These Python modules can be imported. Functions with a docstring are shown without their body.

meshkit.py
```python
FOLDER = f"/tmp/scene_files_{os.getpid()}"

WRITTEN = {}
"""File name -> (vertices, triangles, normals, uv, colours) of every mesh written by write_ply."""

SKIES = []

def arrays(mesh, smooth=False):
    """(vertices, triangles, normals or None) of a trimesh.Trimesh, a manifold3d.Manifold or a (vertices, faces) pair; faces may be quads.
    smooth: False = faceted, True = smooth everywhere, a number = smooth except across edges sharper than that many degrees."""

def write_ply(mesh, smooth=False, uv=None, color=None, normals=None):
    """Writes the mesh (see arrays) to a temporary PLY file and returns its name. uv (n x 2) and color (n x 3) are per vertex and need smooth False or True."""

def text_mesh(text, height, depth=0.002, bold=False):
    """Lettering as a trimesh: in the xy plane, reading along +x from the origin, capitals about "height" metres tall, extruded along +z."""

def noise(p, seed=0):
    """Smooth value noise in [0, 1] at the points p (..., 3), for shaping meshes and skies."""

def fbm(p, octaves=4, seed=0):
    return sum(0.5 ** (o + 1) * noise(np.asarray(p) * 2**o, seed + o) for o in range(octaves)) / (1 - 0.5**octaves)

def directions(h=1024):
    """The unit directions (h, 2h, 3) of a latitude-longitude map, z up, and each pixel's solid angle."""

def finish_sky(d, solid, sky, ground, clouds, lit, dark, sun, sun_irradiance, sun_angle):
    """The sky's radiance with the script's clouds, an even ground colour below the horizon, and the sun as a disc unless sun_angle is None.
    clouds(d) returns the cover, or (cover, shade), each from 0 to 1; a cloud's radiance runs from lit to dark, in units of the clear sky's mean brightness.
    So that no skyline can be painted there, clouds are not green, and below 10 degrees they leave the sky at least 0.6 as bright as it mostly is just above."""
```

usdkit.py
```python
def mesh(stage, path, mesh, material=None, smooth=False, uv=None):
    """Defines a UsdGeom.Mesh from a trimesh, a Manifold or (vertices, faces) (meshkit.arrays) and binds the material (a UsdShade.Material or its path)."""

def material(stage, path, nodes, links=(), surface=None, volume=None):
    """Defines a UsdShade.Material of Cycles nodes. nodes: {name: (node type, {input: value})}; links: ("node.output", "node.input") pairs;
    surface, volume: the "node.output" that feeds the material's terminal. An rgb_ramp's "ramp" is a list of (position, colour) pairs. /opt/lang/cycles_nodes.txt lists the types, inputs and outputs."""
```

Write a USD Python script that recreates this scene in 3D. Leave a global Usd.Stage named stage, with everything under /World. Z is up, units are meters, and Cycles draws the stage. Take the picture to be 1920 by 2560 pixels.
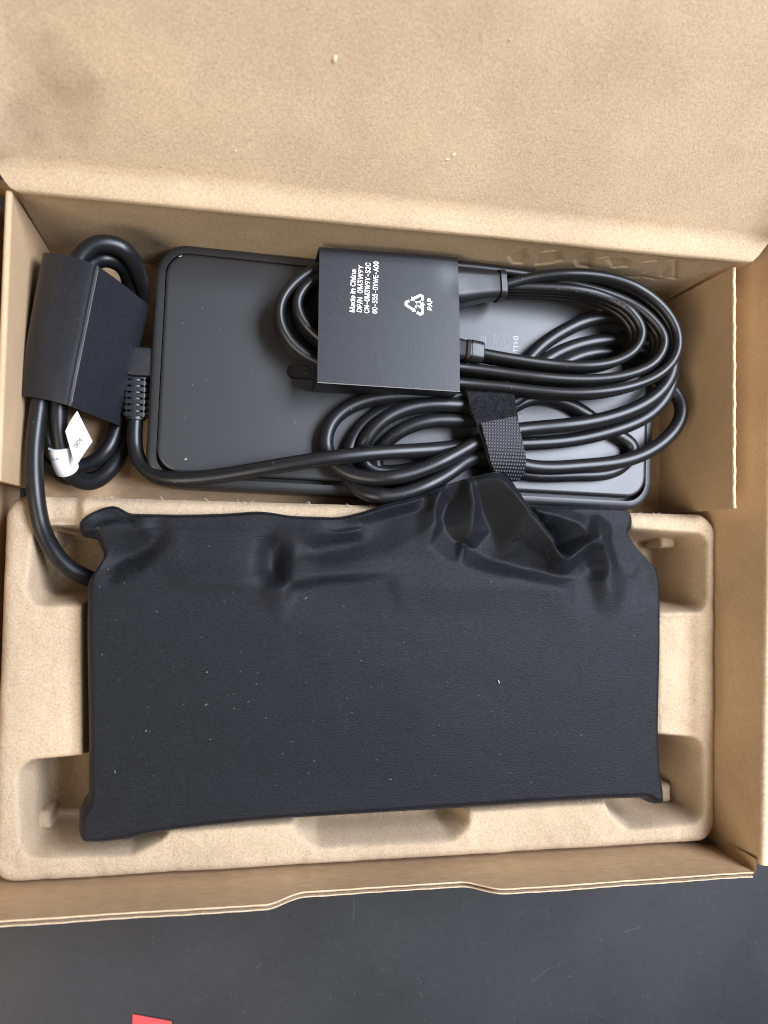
import math, random
import numpy as np, trimesh, shapely, manifold3d
from shapely.geometry import Polygon, Point
from shapely import affinity
from scipy.interpolate import CubicSpline, PchipInterpolator
from scipy.ndimage import gaussian_filter
from pxr import Usd, UsdGeom, UsdLux, UsdShade, Gf, Sdf
import usdkit, meshkit

random.seed(4); RNG = np.random.default_rng(4)
stage = Usd.Stage.CreateInMemory()
UsdGeom.SetStageUpAxis(stage, 'Z'); UsdGeom.SetStageMetersPerUnit(stage, 1.0)
UsdGeom.Xform.Define(stage, '/World'); UsdGeom.Scope.Define(stage, '/World/Looks')

# ------------------------------------------------------------------ camera
F, CZ = 1960.0, 0.357                                   # focal length in pixels of the 1920 px wide photograph, height above the desk
_d = np.array([-382.0, 77.0, F]); _d /= np.linalg.norm(_d)
_x = np.array([10440.0, 277.0, F]); _x -= _d * (_x @ _d); _x /= np.linalg.norm(_x)
_y = np.cross(-_d, _x)
RW = np.stack([_x, _y, -_d])                            # rows: world axes in camera (right, down, forward)
cam = UsdGeom.Camera.Define(stage, '/World/camera')
right, up, back = RW[:, 0], -RW[:, 1], -RW[:, 2]
m = Gf.Matrix4d(*right, 0, *up, 0, *back, 0, 0, 0, CZ, 1)
cam.AddTransformOp().Set(m)
cam.CreateFocalLengthAttr(24.0); cam.CreateHorizontalApertureAttr(24.0 * 1920 / F); cam.CreateVerticalApertureAttr(24.0 * 2560 / F)
cam.CreateClippingRangeAttr(Gf.Vec2f(0.01, 50))
cam.CreateFStopAttr(6.3); cam.CreateFocusDistanceAttr(0.318)
cam.CreateExposureAttr(0.02)

# ------------------------------------------------------------------ lamps (room lights: no sky, no sun)
def rect_light(name, pos, target, w, h, power, color):
    l = UsdLux.RectLight.Define(stage, '/World/' + name)
    pos, target = np.array(pos, float), np.array(target, float)
    z = pos - target; z /= np.linalg.norm(z)
    x = np.cross([0, 1, 0], z); x /= np.linalg.norm(x); y = np.cross(z, x)
    l.AddTransformOp().Set(Gf.Matrix4d(*x, 0, *y, 0, *z, 0, *pos, 1))
    l.CreateWidthAttr(w); l.CreateHeightAttr(h); l.CreateIntensityAttr(power); l.CreateColorAttr(Gf.Vec3f(*color)); l.CreateNormalizeAttr(False)
    return l
rect_light('window_lamp', (0.76, 0.24, 1.15), (0.12, 0.0, 0.03), 0.55, 0.95, 31.0, (0.80, 0.86, 1.0))
rect_light('ceiling_lamp', (-1.15, -1.00, 1.50), (0.05, 0.0, 0.03), 1.3, 1.3, 6.4, (1.0, 0.89, 0.75))
rect_light('ceiling_panel', (0.1, 0.2, 2.6), (0.1, 0.19, 0.0), 4.0, 4.0, 0.18, (1.0, 0.94, 0.88))

# ------------------------------------------------------------------ helpers
def A(px, py, z):
    """The world point (metres) at height z (millimetres) that the photograph shows at pixel (px, py)."""
    w = RW @ np.array([px - 960.0, py - 1280.0, F])
    return np.array([0, 0, CZ]) + w * ((z * 1e-3 - CZ) / w[2])
def AP(px, py, p0, n):
    w = RW @ np.array([px - 960.0, py - 1280.0, F]); c = np.array([0, 0, CZ])
    return c + w * (((np.array(p0) - c) @ n) / (w @ n))
def AA(pts, z=None):
    return np.array([A(p[0], p[1], p[2] if z is None else z) for p in pts])

used = {}
def path_for(parent, name):
    k = parent + '/' + name; n = used.get(k, 0); used[k] = n + 1
    return k if n == 0 else f'{k}_{n:03d}'
ORIGIN = {}
def tag(prim, label=None, cat=None, group=None, kind=None):
    for k, v in (('label', label), ('category', cat), ('group', group), ('kind', kind)):
        if v: prim.SetCustomDataByKey(k, v)
    return prim
def thing(name, label, cat, loc, group=None):
    p = path_for('/World', name); x = UsdGeom.Xform.Define(stage, p)
    x.AddTranslateOp().Set(Gf.Vec3d(*map(float, loc))); ORIGIN[p] = np.array(loc, float)
    tag(x.GetPrim(), label, cat, group); return p
def arr(mesh):
    v, f, _ = meshkit.arrays(mesh); return np.array(v, float), np.array(f)
def part(parent, name, mesh, mat, smooth=35, label=None, kind=None):
    p = path_for(parent, name); o = ORIGIN.get(parent, np.zeros(3)); ORIGIN[p] = o
    v, f = arr(mesh)
    g = usdkit.mesh(stage, p, trimesh.Trimesh(v - o if not parent.startswith('/World/') or parent not in PARTS else v - o, f, process=False), mat, smooth=smooth)
    PARTS.add(p); tag(g.GetPrim(), label=label, kind=kind); return p
PARTS = set()
def single(name, mesh, mat, label=None, cat=None, kind=None, smooth=35):
    p = path_for('/World', name); v, f = arr(mesh)
    g = usdkit.mesh(stage, p, trimesh.Trimesh(v, f, process=False), mat, smooth=smooth); ORIGIN[p] = np.zeros(3); PARTS.add(p)
    tag(g.GetPrim(), label, cat, None, kind); return p
def cat(*ms):
    vs, fs, n = [], [], 0
    for mm in ms:
        v, f = arr(mm); vs.append(v); fs.append(f + n); n += len(v)
    return trimesh.Trimesh(np.vstack(vs), np.vstack(fs), process=False)
def grid(P, close_u=False, close_v=False):
    """Quads over an (n, m, 3) array of points, as triangles."""
    n, m_ = P.shape[:2]
    i, j = np.meshgrid(np.arange(n if close_u else n - 1), np.arange(m_ if close_v else m_ - 1), indexing='ij')
    a, b = (i * m_ + j).ravel(), (((i + 1) % n) * m_ + j).ravel()
    c, d = (((i + 1) % n) * m_ + (j + 1) % m_).ravel(), (i * m_ + (j + 1) % m_).ravel()
    return trimesh.Trimesh(P.reshape(-1, 3), np.vstack([np.stack([a, b, c], 1), np.stack([a, c, d], 1)]), process=False)
def flip(mm):
    v, f = arr(mm); return trimesh.Trimesh(v, f[:, ::-1], process=False)
def box(x0, x1, y0, y1, z0, z1):
    b = trimesh.creation.box([x1 - x0, y1 - y0, z1 - z0]); b.apply_translation([(x0 + x1) / 2, (y0 + y1) / 2, (z0 + z1) / 2]); return b
def hexa(bottom, top):
    """A six-sided slab from four bottom and four top corners (both counter-clockwise seen from above)."""
    v = np.vstack([bottom, top]); q = [[3, 2, 1, 0], [4, 5, 6, 7]] + [[k, (k + 1) % 4, 4 + (k + 1) % 4, 4 + k] for k in range(4)]
    return trimesh.Trimesh(*arr((v, np.array(q))), process=False)
def extrude(poly, z0, z1):
    out = []
    for g in getattr(poly, 'geoms', [poly]):
        e = trimesh.creation.extrude_polygon(g, z1 - z0, engine='earcut'); e.apply_translation([0, 0, z0]); out.append(e)
    return cat(*out)
def spline(pts, step=0.0012):
    p = np.asarray(pts, float)
    t = np.concatenate([[0], np.cumsum(np.linalg.norm(np.diff(p, axis=0), axis=1) ** 0.75)])
    length = np.linalg.norm(np.diff(p, axis=0), axis=1).sum()
    tt = np.linspace(0, t[-1], max(8, int(length / step)))
    xy = CubicSpline(t, p[:, :2], bc_type='natural')(tt)
    return np.column_stack([xy, PchipInterpolator(t, p[:, 2])(tt)])
def frames(p, fixed_up=False):
    t = np.gradient(p, axis=0); t /= np.linalg.norm(t, axis=1, keepdims=True)
    if fixed_up:
        b = np.cross(t, [0, 0, 1.0]); b /= np.linalg.norm(b, axis=1, keepdims=True); return t, b, np.cross(b, t)
    n = np.cross(t[0], [0, 0, 1.0]) if abs(t[0, 2]) < 0.9 else np.cross(t[0], [1.0, 0, 0]); n /= np.linalg.norm(n); N = [n]
    for k in range(1, len(p)):
        n = n - t[k] * (n @ t[k]); n /= np.linalg.norm(n); N.append(n)
    N = np.array(N); return t, N, np.cross(t, N)
def tube(p, r, sides=20, scale=None):
    t, N, B = frames(p); a = np.arange(sides) * 2 * np.pi / sides
    rr = np.broadcast_to(r, (len(p),)).astype(float)
    P = p[:, None] + rr[:, None, None] * (np.cos(a)[None, :, None] * N[:, None] + np.sin(a)[None, :, None] * B[:, None])
    return capped(P)
def capped(P):
    g = grid(P, close_v=True); n, k = P.shape[:2]
    v = np.vstack([P.reshape(-1, 3), P[0].mean(0), P[-1].mean(0)]); j = np.arange(k); j2 = (j + 1) % k
    f = np.vstack([g.faces, np.stack([np.full(k, n * k), j, j2], 1), np.stack([np.full(k, n * k + 1), (n - 1) * k + j2, (n - 1) * k + j], 1)])
    mm = trimesh.Trimesh(v, f, process=False)
    if mm.volume < 0: mm = flip(mm)
    return mm
def sweep(p, section, fixed_up=True):
    t, B, N = frames(p, True)
    return capped(p[:, None] + section[None, :, 0, None] * B[:, None] + section[None, :, 1, None] * N[:, None])
def ring(poly, n):
    c = np.array([poly.exterior.interpolate(s, normalized=True).coords[0] for s in np.linspace(0, 1, n, endpoint=False)]); return c
def rr(w, h, r, n=10):
    """Outline of a rounded rectangle centred on the origin, 4 * n points."""
    out = []
    for cx, cy, a0 in ((w / 2 - r, h / 2 - r, 0), (-w / 2 + r, h / 2 - r, 90), (-w / 2 + r, -h / 2 + r, 180), (w / 2 - r, -h / 2 + r, 270)):
        a = np.radians(np.linspace(a0, a0 + 90, n)); out.append(np.stack([cx + r * np.cos(a), cy + r * np.sin(a)], 1))
    return np.vstack(out)
def lathe_rr(w, h, r, profile, place, n=10):
    """A rounded-rectangle body: profile is (inset, z) from the bottom up; place(xy, z) -> world."""
    rings = [np.column_stack([rr(w - 2 * i, h - 2 * i, max(r - i, 0.0004), n), np.full(4 * n, z)]) for i, z in profile]
    P = np.array([place(q) for q in rings]); return capped(P)
def seg_dist(P, line):
    """Unsigned distance of points (n, 2) to a polyline, and the signed side of the nearest segment (left positive)."""
    best, side = np.full(len(P), 1e9), np.zeros(len(P))
    for a, b in zip(line[:-1], line[1:]):
        ab = b - a; t = np.clip(((P - a) @ ab) / (ab @ ab), 0, 1); q = P - a - t[:, None] * ab
        dd = np.hypot(q[:, 0], q[:, 1]); s = np.sign(ab[0] * (P[:, 1] - a[1]) - ab[1] * (P[:, 0] - a[0])); k = dd < best
        best[k], side[k] = dd[k], s[k]
    return best, side * best
def sstep(x, a, b):
    t = np.clip((x - a) / (b - a), 0, 1); return t * t * (3 - 2 * t)

# ------------------------------------------------------------------ materials
L = '/World/Looks/'
def paper_mat(name, c1, c2, scale=260, bump=0.25, speck=0.0, stretch=(1, 1, 1), rough=0.85, blotch=None, mesh_pitch=0, bd=0.0006):
    n = {'g': ('geometry', {}), 'mp': ('mapping', {'scale': stretch}),
         'fib': ('noise_texture', {'scale': float(scale), 'detail': 6.0, 'roughness': 0.65, 'distortion': 0.5}),
         'big': ('noise_texture', {'scale': 22.0, 'detail': 4.0, 'roughness': 0.6}),
         'fr': ('rgb_ramp', {'ramp': [(0.36, c1), (0.64, c2)]}),
         'bigr': ('rgb_ramp', {'ramp': [(0.3, (0.86, 0.85, 0.84)), (0.7, (1.06, 1.05, 1.04))]}),
         'mul': ('mix_color', {'blend_type': 'multiply', 'fac': 1.0, 'use_clamp': False}),
         'fine': ('noise_texture', {'scale': float(scale * 4), 'detail': 4.0, 'roughness': 0.7}),
         'sum': ('math', {'math_type': 'multiply_add', 'value2': 0.6}),
         'bump': ('bump', {'strength': float(bump), 'distance': float(bd)}),
         'p': ('principled_bsdf', {'roughness': rough, 'specular_ior_level': 0.25})}
    l = [('g.position', 'mp.vector'), ('mp.vector', 'fib.vector'), ('g.position', 'big.vector'), ('mp.vector', 'fine.vector'), ('fib.fac', 'fr.fac'), ('big.fac', 'bigr.fac'),
         ('fr.color', 'mul.a'), ('bigr.color', 'mul.b'), ('fine.fac', 'sum.value1'), ('fib.fac', 'sum.value3'), ('sum.value', 'bump.height'), ('bump.normal', 'p.normal')]
    last = 'mul.result'
    if speck:                                           # dark and light fibre flecks
        n.update({'vo': ('voronoi_texture', {'scale': 620.0, 'randomness': 1.0}), 'vr': ('rgb_ramp', {'ramp': [(0.0, (1, 1, 1)), (0.13, (1, 1, 1)), (0.2, (0, 0, 0))]}),
                  'vn': ('noise_texture', {'scale': 300.0, 'detail': 2.0}), 'vnr': ('rgb_ramp', {'ramp': [(0.6, (0, 0, 0)), (0.66, (1, 1, 1))]}),
                  'vm': ('math', {'math_type': 'multiply'}), 'vm2': ('math', {'math_type': 'multiply', 'value2': float(speck)}),
                  'dk': ('mix_color', {'b': tuple(0.35 * x for x in c1)})})
        l += [('g.position', 'vo.vector'), ('vo.distance', 'vr.fac'), ('g.position', 'vn.vector'), ('vn.fac', 'vnr.fac'), ('vr.color', 'vm.value1'), ('vnr.color', 'vm.value2'),
              ('vm.value', 'vm2.value1'), ('vm2.value', 'dk.fac'), (last, 'dk.a')]
        last = 'dk.result'
    if mesh_pitch:                                      # the print of the wire forming screen
        n.update({'w1': ('wave_texture', {'wave_type': 'bands', 'bands_direction': 'x', 'scale': float(0.314 / mesh_pitch), 'distortion': 1.2, 'detail': 1.0, 'detail_scale': 20.0}),
                  'w2': ('wave_texture', {'wave_type': 'bands', 'bands_direction': 'z', 'scale': float(0.314 / mesh_pitch), 'distortion': 1.2, 'detail': 1.0, 'detail_scale': 20.0}),
                  'wm': ('math', {'math_type': 'multiply'}), 'wa': ('math', {'math_type': 'multiply_add', 'value2': 0.06}),
                  'wn': ('noise_texture', {'scale': 30.0}), 'wnr': ('rgb_ramp', {'ramp': [(0.42, (0, 0, 0)), (0.62, (1, 1, 1))]}), 'wk': ('math', {'math_type': 'multiply'})})
        l = [x for x in l if x != ('sum.value', 'bump.height')]
        l += [('g.position', 'w1.vector'), ('g.position', 'w2.vector'), ('w1.fac', 'wm.value1'), ('w2.fac', 'wm.value2'), ('g.position', 'wn.vector'), ('wn.fac', 'wnr.fac'),
              ('wm.value', 'wk.value1'), ('wnr.color', 'wk.value2'), ('wk.value', 'wa.value1'), ('sum.value', 'wa.value3'), ('wa.value', 'bump.height')]
    if blotch:                                          # scuffs and smudges with places of their own: (centre, radius, colour factor)
        for k, (c, rad, fac, strength) in enumerate(blotch):
            n.update({f'd{k}': ('vector_math', {'math_type': 'distance', 'vector2': tuple(map(float, c))}),
                      f'n{k}': ('noise_texture', {'scale': 60.0 / max(rad / 0.02, 0.3), 'detail': 4.0}), f'a{k}': ('math', {'math_type': 'multiply_add', 'value2': float(rad * 1.6)}),
                      f'm{k}': ('map_range', {'from_min': float(rad * 1.1), 'from_max': float(rad * 2.0), 'to_min': float(strength), 'to_max': 0.0, 'clamp': True}),
                      f'x{k}': ('mix_color', {'blend_type': 'multiply', 'b': fac})})
            l += [('g.position', f'd{k}.vector1'), ('g.position', f'n{k}.vector'), (f'n{k}.fac', f'a{k}.value1'), (f'd{k}.value', f'a{k}.value3'), (f'a{k}.value', f'm{k}.value'),
                  (f'm{k}.result', f'x{k}.fac'), (last, f'x{k}.a')]
            last = f'x{k}.result'
    l.append((last, 'p.base_color'))
    return usdkit.material(stage, L + name, n, l, surface='p.BSDF')
def black_mat(name, c1, c2, rough, scale=900, bump=0.1, spec=0.5, sheen=0.0, stretch=(1, 1, 1), dust=0.0, bd=0.0003, rvar=0.0, tint=(1, 1, 1)):
    n = {'g': ('geometry', {}), 'mp': ('mapping', {'scale': stretch}), 'n': ('noise_texture', {'scale': float(scale), 'detail': 5.0, 'roughness': 0.6}),
         'r': ('rgb_ramp', {'ramp': [(0.35, c1), (0.65, c2)]}), 'b': ('bump', {'strength': float(bump), 'distance': float(bd)}),
         'p': ('principled_bsdf', {'roughness': rough, 'specular_ior_level': spec, 'sheen_weight': sheen, 'sheen_roughness': 0.4, 'sheen_tint': tint})}
    l = [('g.position', 'mp.vector'), ('mp.vector', 'n.vector'), ('n.fac', 'r.fac'), ('n.fac', 'b.height'), ('b.normal', 'p.normal')]
    last = 'r.color'
    if dust:
        n.update({'v': ('voronoi_texture', {'scale': 900.0}), 'vr': ('rgb_ramp', {'ramp': [(0.05, (1, 1, 1)), (0.11, (0, 0, 0))]}), 'dn': ('noise_texture', {'scale': 160.0, 'detail': 2.0}),
                  'dr': ('rgb_ramp', {'ramp': [(0.55, (0, 0, 0)), (0.61, (1, 1, 1))]}), 'dm': ('math', {'math_type': 'multiply'}), 'dm2': ('math', {'math_type': 'multiply', 'value2': float(dust)}),
                  'mx': ('mix_color', {'b': (0.5, 0.5, 0.5)})})
        l += [('g.position', 'v.vector'), ('v.distance', 'vr.fac'), ('g.position', 'dn.vector'), ('dn.fac', 'dr.fac'), ('vr.color', 'dm.value1'), ('dr.color', 'dm.value2'), ('dm.value', 'dm2.value1'),
              ('dm2.value', 'mx.fac'), (last, 'mx.a')]
        last = 'mx.result'
    if rvar:
        n.update({'rn': ('noise_texture', {'scale': 18.0, 'detail': 4.0}), 'rm': ('map_range', {'from_min': 0.35, 'from_max': 0.65, 'to_min': rough - rvar, 'to_max': rough + rvar, 'clamp': True})})
        l += [('g.position', 'rn.vector'), ('rn.fac', 'rm.value'), ('rm.result', 'p.roughness')]
    l.append((last, 'p.base_color'))
    return usdkit.material(stage, L + name, n, l, surface='p.BSDF')
def plain_mat(name, c, rough=0.6, spec=0.4):
    return usdkit.material(stage, L + name, {'p': ('principled_bsdf', {'base_color': c, 'roughness': rough, 'specular_ior_level': spec})}, surface='p.BSDF')

M_kraft = paper_mat('kraft_board', (0.45, 0.308, 0.178), (0.53, 0.368, 0.217), scale=420, bump=0.1, stretch=(0.35, 1, 1.4), rough=0.6, speck=0.15)
M_kraft_side = paper_mat('kraft_board_side', (0.48, 0.335, 0.197), (0.54, 0.382, 0.23), scale=800, bump=0.12, stretch=(1, 0.8, 1), rough=0.6, speck=0.1)
M_edge = paper_mat('board_edge', (0.52, 0.39, 0.25), (0.68, 0.53, 0.37), scale=600, bump=0.2, rough=0.9)
M_flute = paper_mat('board_flute', (0.25, 0.17, 0.10), (0.36, 0.25, 0.15), scale=600, bump=0.2, rough=0.9)
M_tray = paper_mat('moulded_pulp', (0.47, 0.352, 0.228), (0.60, 0.462, 0.312), scale=1150, bump=0.75, speck=0.6, rough=0.95, bd=0.0006)
lid_spots = [((A(110, 90, 95)), 0.012, (0.74, 0.72, 0.68), 0.8), ((A(185, 235, 85)), 0.014, (0.70, 0.68, 0.62), 0.9), (A(60, 300, 78), 0.009, (0.78, 0.74, 0.78), 0.8)]
M_lid = paper_mat('screened_pulp', (0.42, 0.312, 0.195), (0.545, 0.415, 0.27), scale=1150, bump=0.55, speck=0.6, rough=0.95, mesh_pitch=0.0009, blotch=lid_spots, bd=0.0005)
M_desk = black_mat('dark_desk', (0.020, 0.020, 0.0215), (0.024, 0.024, 0.0255), 0.5, scale=300, bump=0.05, spec=0.4, dust=0.6, rvar=0.07)
M_red = plain_mat('red_print', (0.62, 0.06, 0.06), 0.5)
M_adapter = black_mat('matt_grey_plastic', (0.021, 0.021, 0.022), (0.030, 0.030, 0.031), 0.37, scale=3000, bump=0.10, spec=0.5, dust=0.1, rvar=0.02)
M_slot = black_mat('dark_plastic', (0.008, 0.008, 0.009), (0.014, 0.014, 0.015), 0.6, scale=1500, bump=0.1)
M_cable = black_mat('black_cable_rubber', (0.006, 0.006, 0.007), (0.009, 0.009, 0.010), 0.38, scale=500, bump=0.03, spec=0.45, dust=0.15)
M_cord = black_mat('black_cord_vinyl', (0.007, 0.007, 0.007), (0.010, 0.010, 0.010), 0.38, scale=500, bump=0.03, spec=0.45, dust=0.1)
M_plug = black_mat('black_plug_plastic', (0.010, 0.010, 0.012), (0.014, 0.014, 0.016), 0.42, scale=1500, bump=0.1, spec=0.5)
M_sleeve = black_mat('black_card', (0.012, 0.013, 0.016), (0.017, 0.018, 0.022), 0.40, scale=700, bump=0.05, spec=0.36, dust=0.25)
M_fold = plain_mat('card_fold_wear', (0.22, 0.21, 0.20), 0.8)
M_white = plain_mat('white_print', (0.82, 0.83, 0.82), 0.7)
M_faint = plain_mat('pale_grey_print', (0.30, 0.30, 0.33), 0.36, 0.5)
M_faint2 = plain_mat('dim_grey_print', (0.10, 0.10, 0.108), 0.36, 0.5)
M_label = paper_mat('white_label', (0.74, 0.75, 0.78), (0.82, 0.83, 0.85), scale=800, bump=0.05, rough=0.5)
M_ink = plain_mat('label_ink', (0.06, 0.06, 0.07), 0.7)
M_pouch = black_mat('black_fleece', (0.002, 0.0021, 0.0028), (0.010, 0.0106, 0.0132), 0.54, scale=2600, bump=0.35, spec=0.20, sheen=0.02, stretch=(0.3, 1, 1), dust=0.0, bd=0.0006, tint=(0.75, 0.82, 1.0))
M_hook = usdkit.material(stage, L + 'hook_weave', {
    'g': ('geometry', {}), 'w1': ('wave_texture', {'wave_type': 'bands', 'bands_direction': 'y', 'scale': 230.0, 'distortion': 2.5, 'detail': 2.0}), 'w2': ('wave_texture', {'wave_type': 'bands', 'bands_direction': 'x', 'scale': 260.0, 'distortion': 3.0, 'detail': 2.0}),
    'm': ('math', {'math_type': 'multiply'}), 'r': ('rgb_ramp', {'ramp': [(0.05, (0.008, 0.008, 0.010)), (0.55, (0.07, 0.073, 0.08)), (0.95, (0.17, 0.175, 0.19))]}), 'b': ('bump', {'strength': 0.9, 'distance': 0.0006}),
    'p': ('principled_bsdf', {'roughness': 0.6})},
    [('g.position', 'w1.vector'), ('g.position', 'w2.vector'), ('w1.fac', 'm.value1'), ('w2.fac', 'm.value2'), ('m.value', 'r.fac'), ('r.color', 'p.base_color'), ('m.value', 'b.height'), ('b.normal', 'p.normal')], surface='p.BSDF')
M_loop = black_mat('loop_pile', (0.004, 0.004, 0.005), (0.016, 0.016, 0.020), 0.85, scale=1100, bump=1.0, spec=0.2, sheen=0.1, bd=0.001)
M_lint = plain_mat('pale_fibre', (0.50, 0.48, 0.44), 0.9)

# ------------------------------------------------------------------ desk
desk = single('desk_surface', box(-1.2, 1.3, -1.1, 1.1, -0.02, 0.0), M_desk, kind='structure', label='dark grey desk top under the open box', smooth=False)
q = np.array([A(332, 2534, 0), A(430, 2552, 0)]); q = np.vstack([q, q[::-1] + [[0.0, -0.012, 0], [0.0, -0.012, 0]]])
part(desk, 'red_mark', hexa(q[[3, 2, 1, 0]][:, :] + [0, 0, 0.0002], q[[3, 2, 1, 0]] + [0, 0, 0.0006]), M_red, smooth=False, label='red printed block on the desk top at the photo\'s lower edge')

M_scuff = plain_mat('desk_scuff', (0.045, 0.045, 0.048), 0.7)
for a, b, w_ in (((884, 2244), (882, 2302), 0.00022), ((1560, 2330), (1600, 2318), 0.0003), ((1330, 2452), (1372, 2420), 0.0002), ((640, 2420), (652, 2408), 0.0002)):
    pa, pb = A(*a, 0)[:2], A(*b, 0)[:2]; part(desk, 'scuff', extrude(shapely.LineString([pa, (pa + pb) / 2 + [0.0004, 0.0002], pb]).buffer(w_), 0.00005, 0.0001), M_scuff, smooth=False)
# ------------------------------------------------------------------ cardboard box
BX0, BX1, BY0, BY1, WT = -0.0805, 0.2125, -0.1312, 0.1232, 0.065
bx = thing('cardboard_box', 'open brown corrugated cardboard box holding the cables and the pulp tray', 'box', (0.066, -0.004, 0.0))
part(bx, 'floor_panel', box(BX0 - 0.004, BX1 + 0.004, BY0 - 0.002, BY1 + 0.004, 0.0008, 0.0040), M_kraft, smooth=False)
# front wall: two liners with the fluted sheet between them, all with the same thumb notch
def notch(x):
    a, b = A(700, 2250, 65)[0], A(770, 2226, 65)[0]; c, d = A(1165, 2205, 65)[0], A(1245, 2243, 65)[0]
    dip = 0.0088 * sstep(x, a - 0.006, b) * (1 - sstep(x, c, d + 0.003))
    return WT - dip + 0.00018 * np.sin(x * 60) + 0.00004 * np.sin(x * 310)
fx = np.linspace(BX0 - 0.010, BX1 + 0.0012, 420)
def sheet_y(y0, y1, top, lean=0.0):
    z = top(fx); bot = np.full_like(z, 0.0042)
    jit = 0.00008 * np.sin(fx * 133) + 0.00005 * np.sin(fx * 611)
    dy = 0.0010 * np.clip((0.06 - fx) / 0.14, 0, 1); y0, y1 = y0 + dy, y1 + dy
    P = np.stack([np.stack([fx, y1, bot], 1), np.stack([fx, y1 - lean + jit, z], 1), np.stack([fx, y0 - lean + jit, z], 1), np.stack([fx, y0, bot], 1)], 1)
    return capped(P)
fw = part(bx, 'front_wall', sheet_y(BY0 + 0.0003, BY0 + 0.0009, notch, 0.0005), M_kraft, smooth=20)
part(fw, 'outer_liner', sheet_y(BY0 - 0.0014, BY0 - 0.0010, lambda x: notch(x) - 0.0003, 0.0005), M_edge, smooth=20)
fxx = np.linspace(fx[0], fx[-1], 1500); wav = BY0 - 0.0003 + 0.00018 * np.sin(fxx * 2 * np.pi / 0.021) + 0.00012 * np.sin(fxx * 700) + 0.0010 * np.clip((0.06 - fxx) / 0.14, 0, 1)
zt = notch(fxx) - 0.0009 - 0.0004 * meshkit.noise(np.column_stack([fxx * 150, fxx * 0, fxx * 0]), 3)
part(fw, 'fluted_sheet', grid(np.stack([np.stack([fxx, wav, np.full_like(fxx, 0.0045)], 1), np.stack([fxx, wav, zt], 1), np.stack([fxx, wav - 0.00025, zt], 1), np.stack([fxx, wav - 0.00025, np.full_like(fxx, 0.0045)], 1)], 1)), M_flute)
fz = np.stack([np.stack([fx, BY0 + 0.0004 + 0.0010 * np.clip((0.06 - fx) / 0.14, 0, 1), notch(fx) + 0.00003], 1), np.stack([fx, BY0 + 0.0010 * np.clip((0.06 - fx) / 0.14, 0, 1), notch(fx) + 0.00003], 1)], 1)
part(fw, 'cut_edge', grid(fz), M_edge)
# right wall: tall board leaning outwards with a folded-over top; inner divider panel in the back half
p_ = lambda x, y, z: np.array([x, y, z])
rb0, rb1, rt0, rt1 = p_(BX1, BY0 + 0.0015, 0.0042), p_(BX1, BY1 + 0.030, 0.0042), p_(0.2165, BY0 + 0.0035, WT + 0.0012), p_(0.2255, BY1 + 0.030, WT - 0.002)
T = np.array([0.0030, 0, 0])
part(bx, 'right_wall', hexa([rb0, rb0 + T, rb1 + T, rb1], [rt0, rt0 + T, rt1 + T, rt1]), M_kraft_side, smooth=False)
uu = np.linspace(0, 1, 60)[:, None]; ed = rt0 + (rt1 - rt0) * uu + T / 2
rad = 0.0019 + 0.0003 * meshkit.noise(np.column_stack([uu[:, 0] * 40, uu[:, 0] * 0, uu[:, 0] * 0]), 5)
part(bx, 'folded_edge', tube(ed + [0, 0, -0.0008], rad, 12), M_edge, label='pale folded top edge of the right wall')
ip = 0.2076
inner_top = 0.0602
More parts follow.
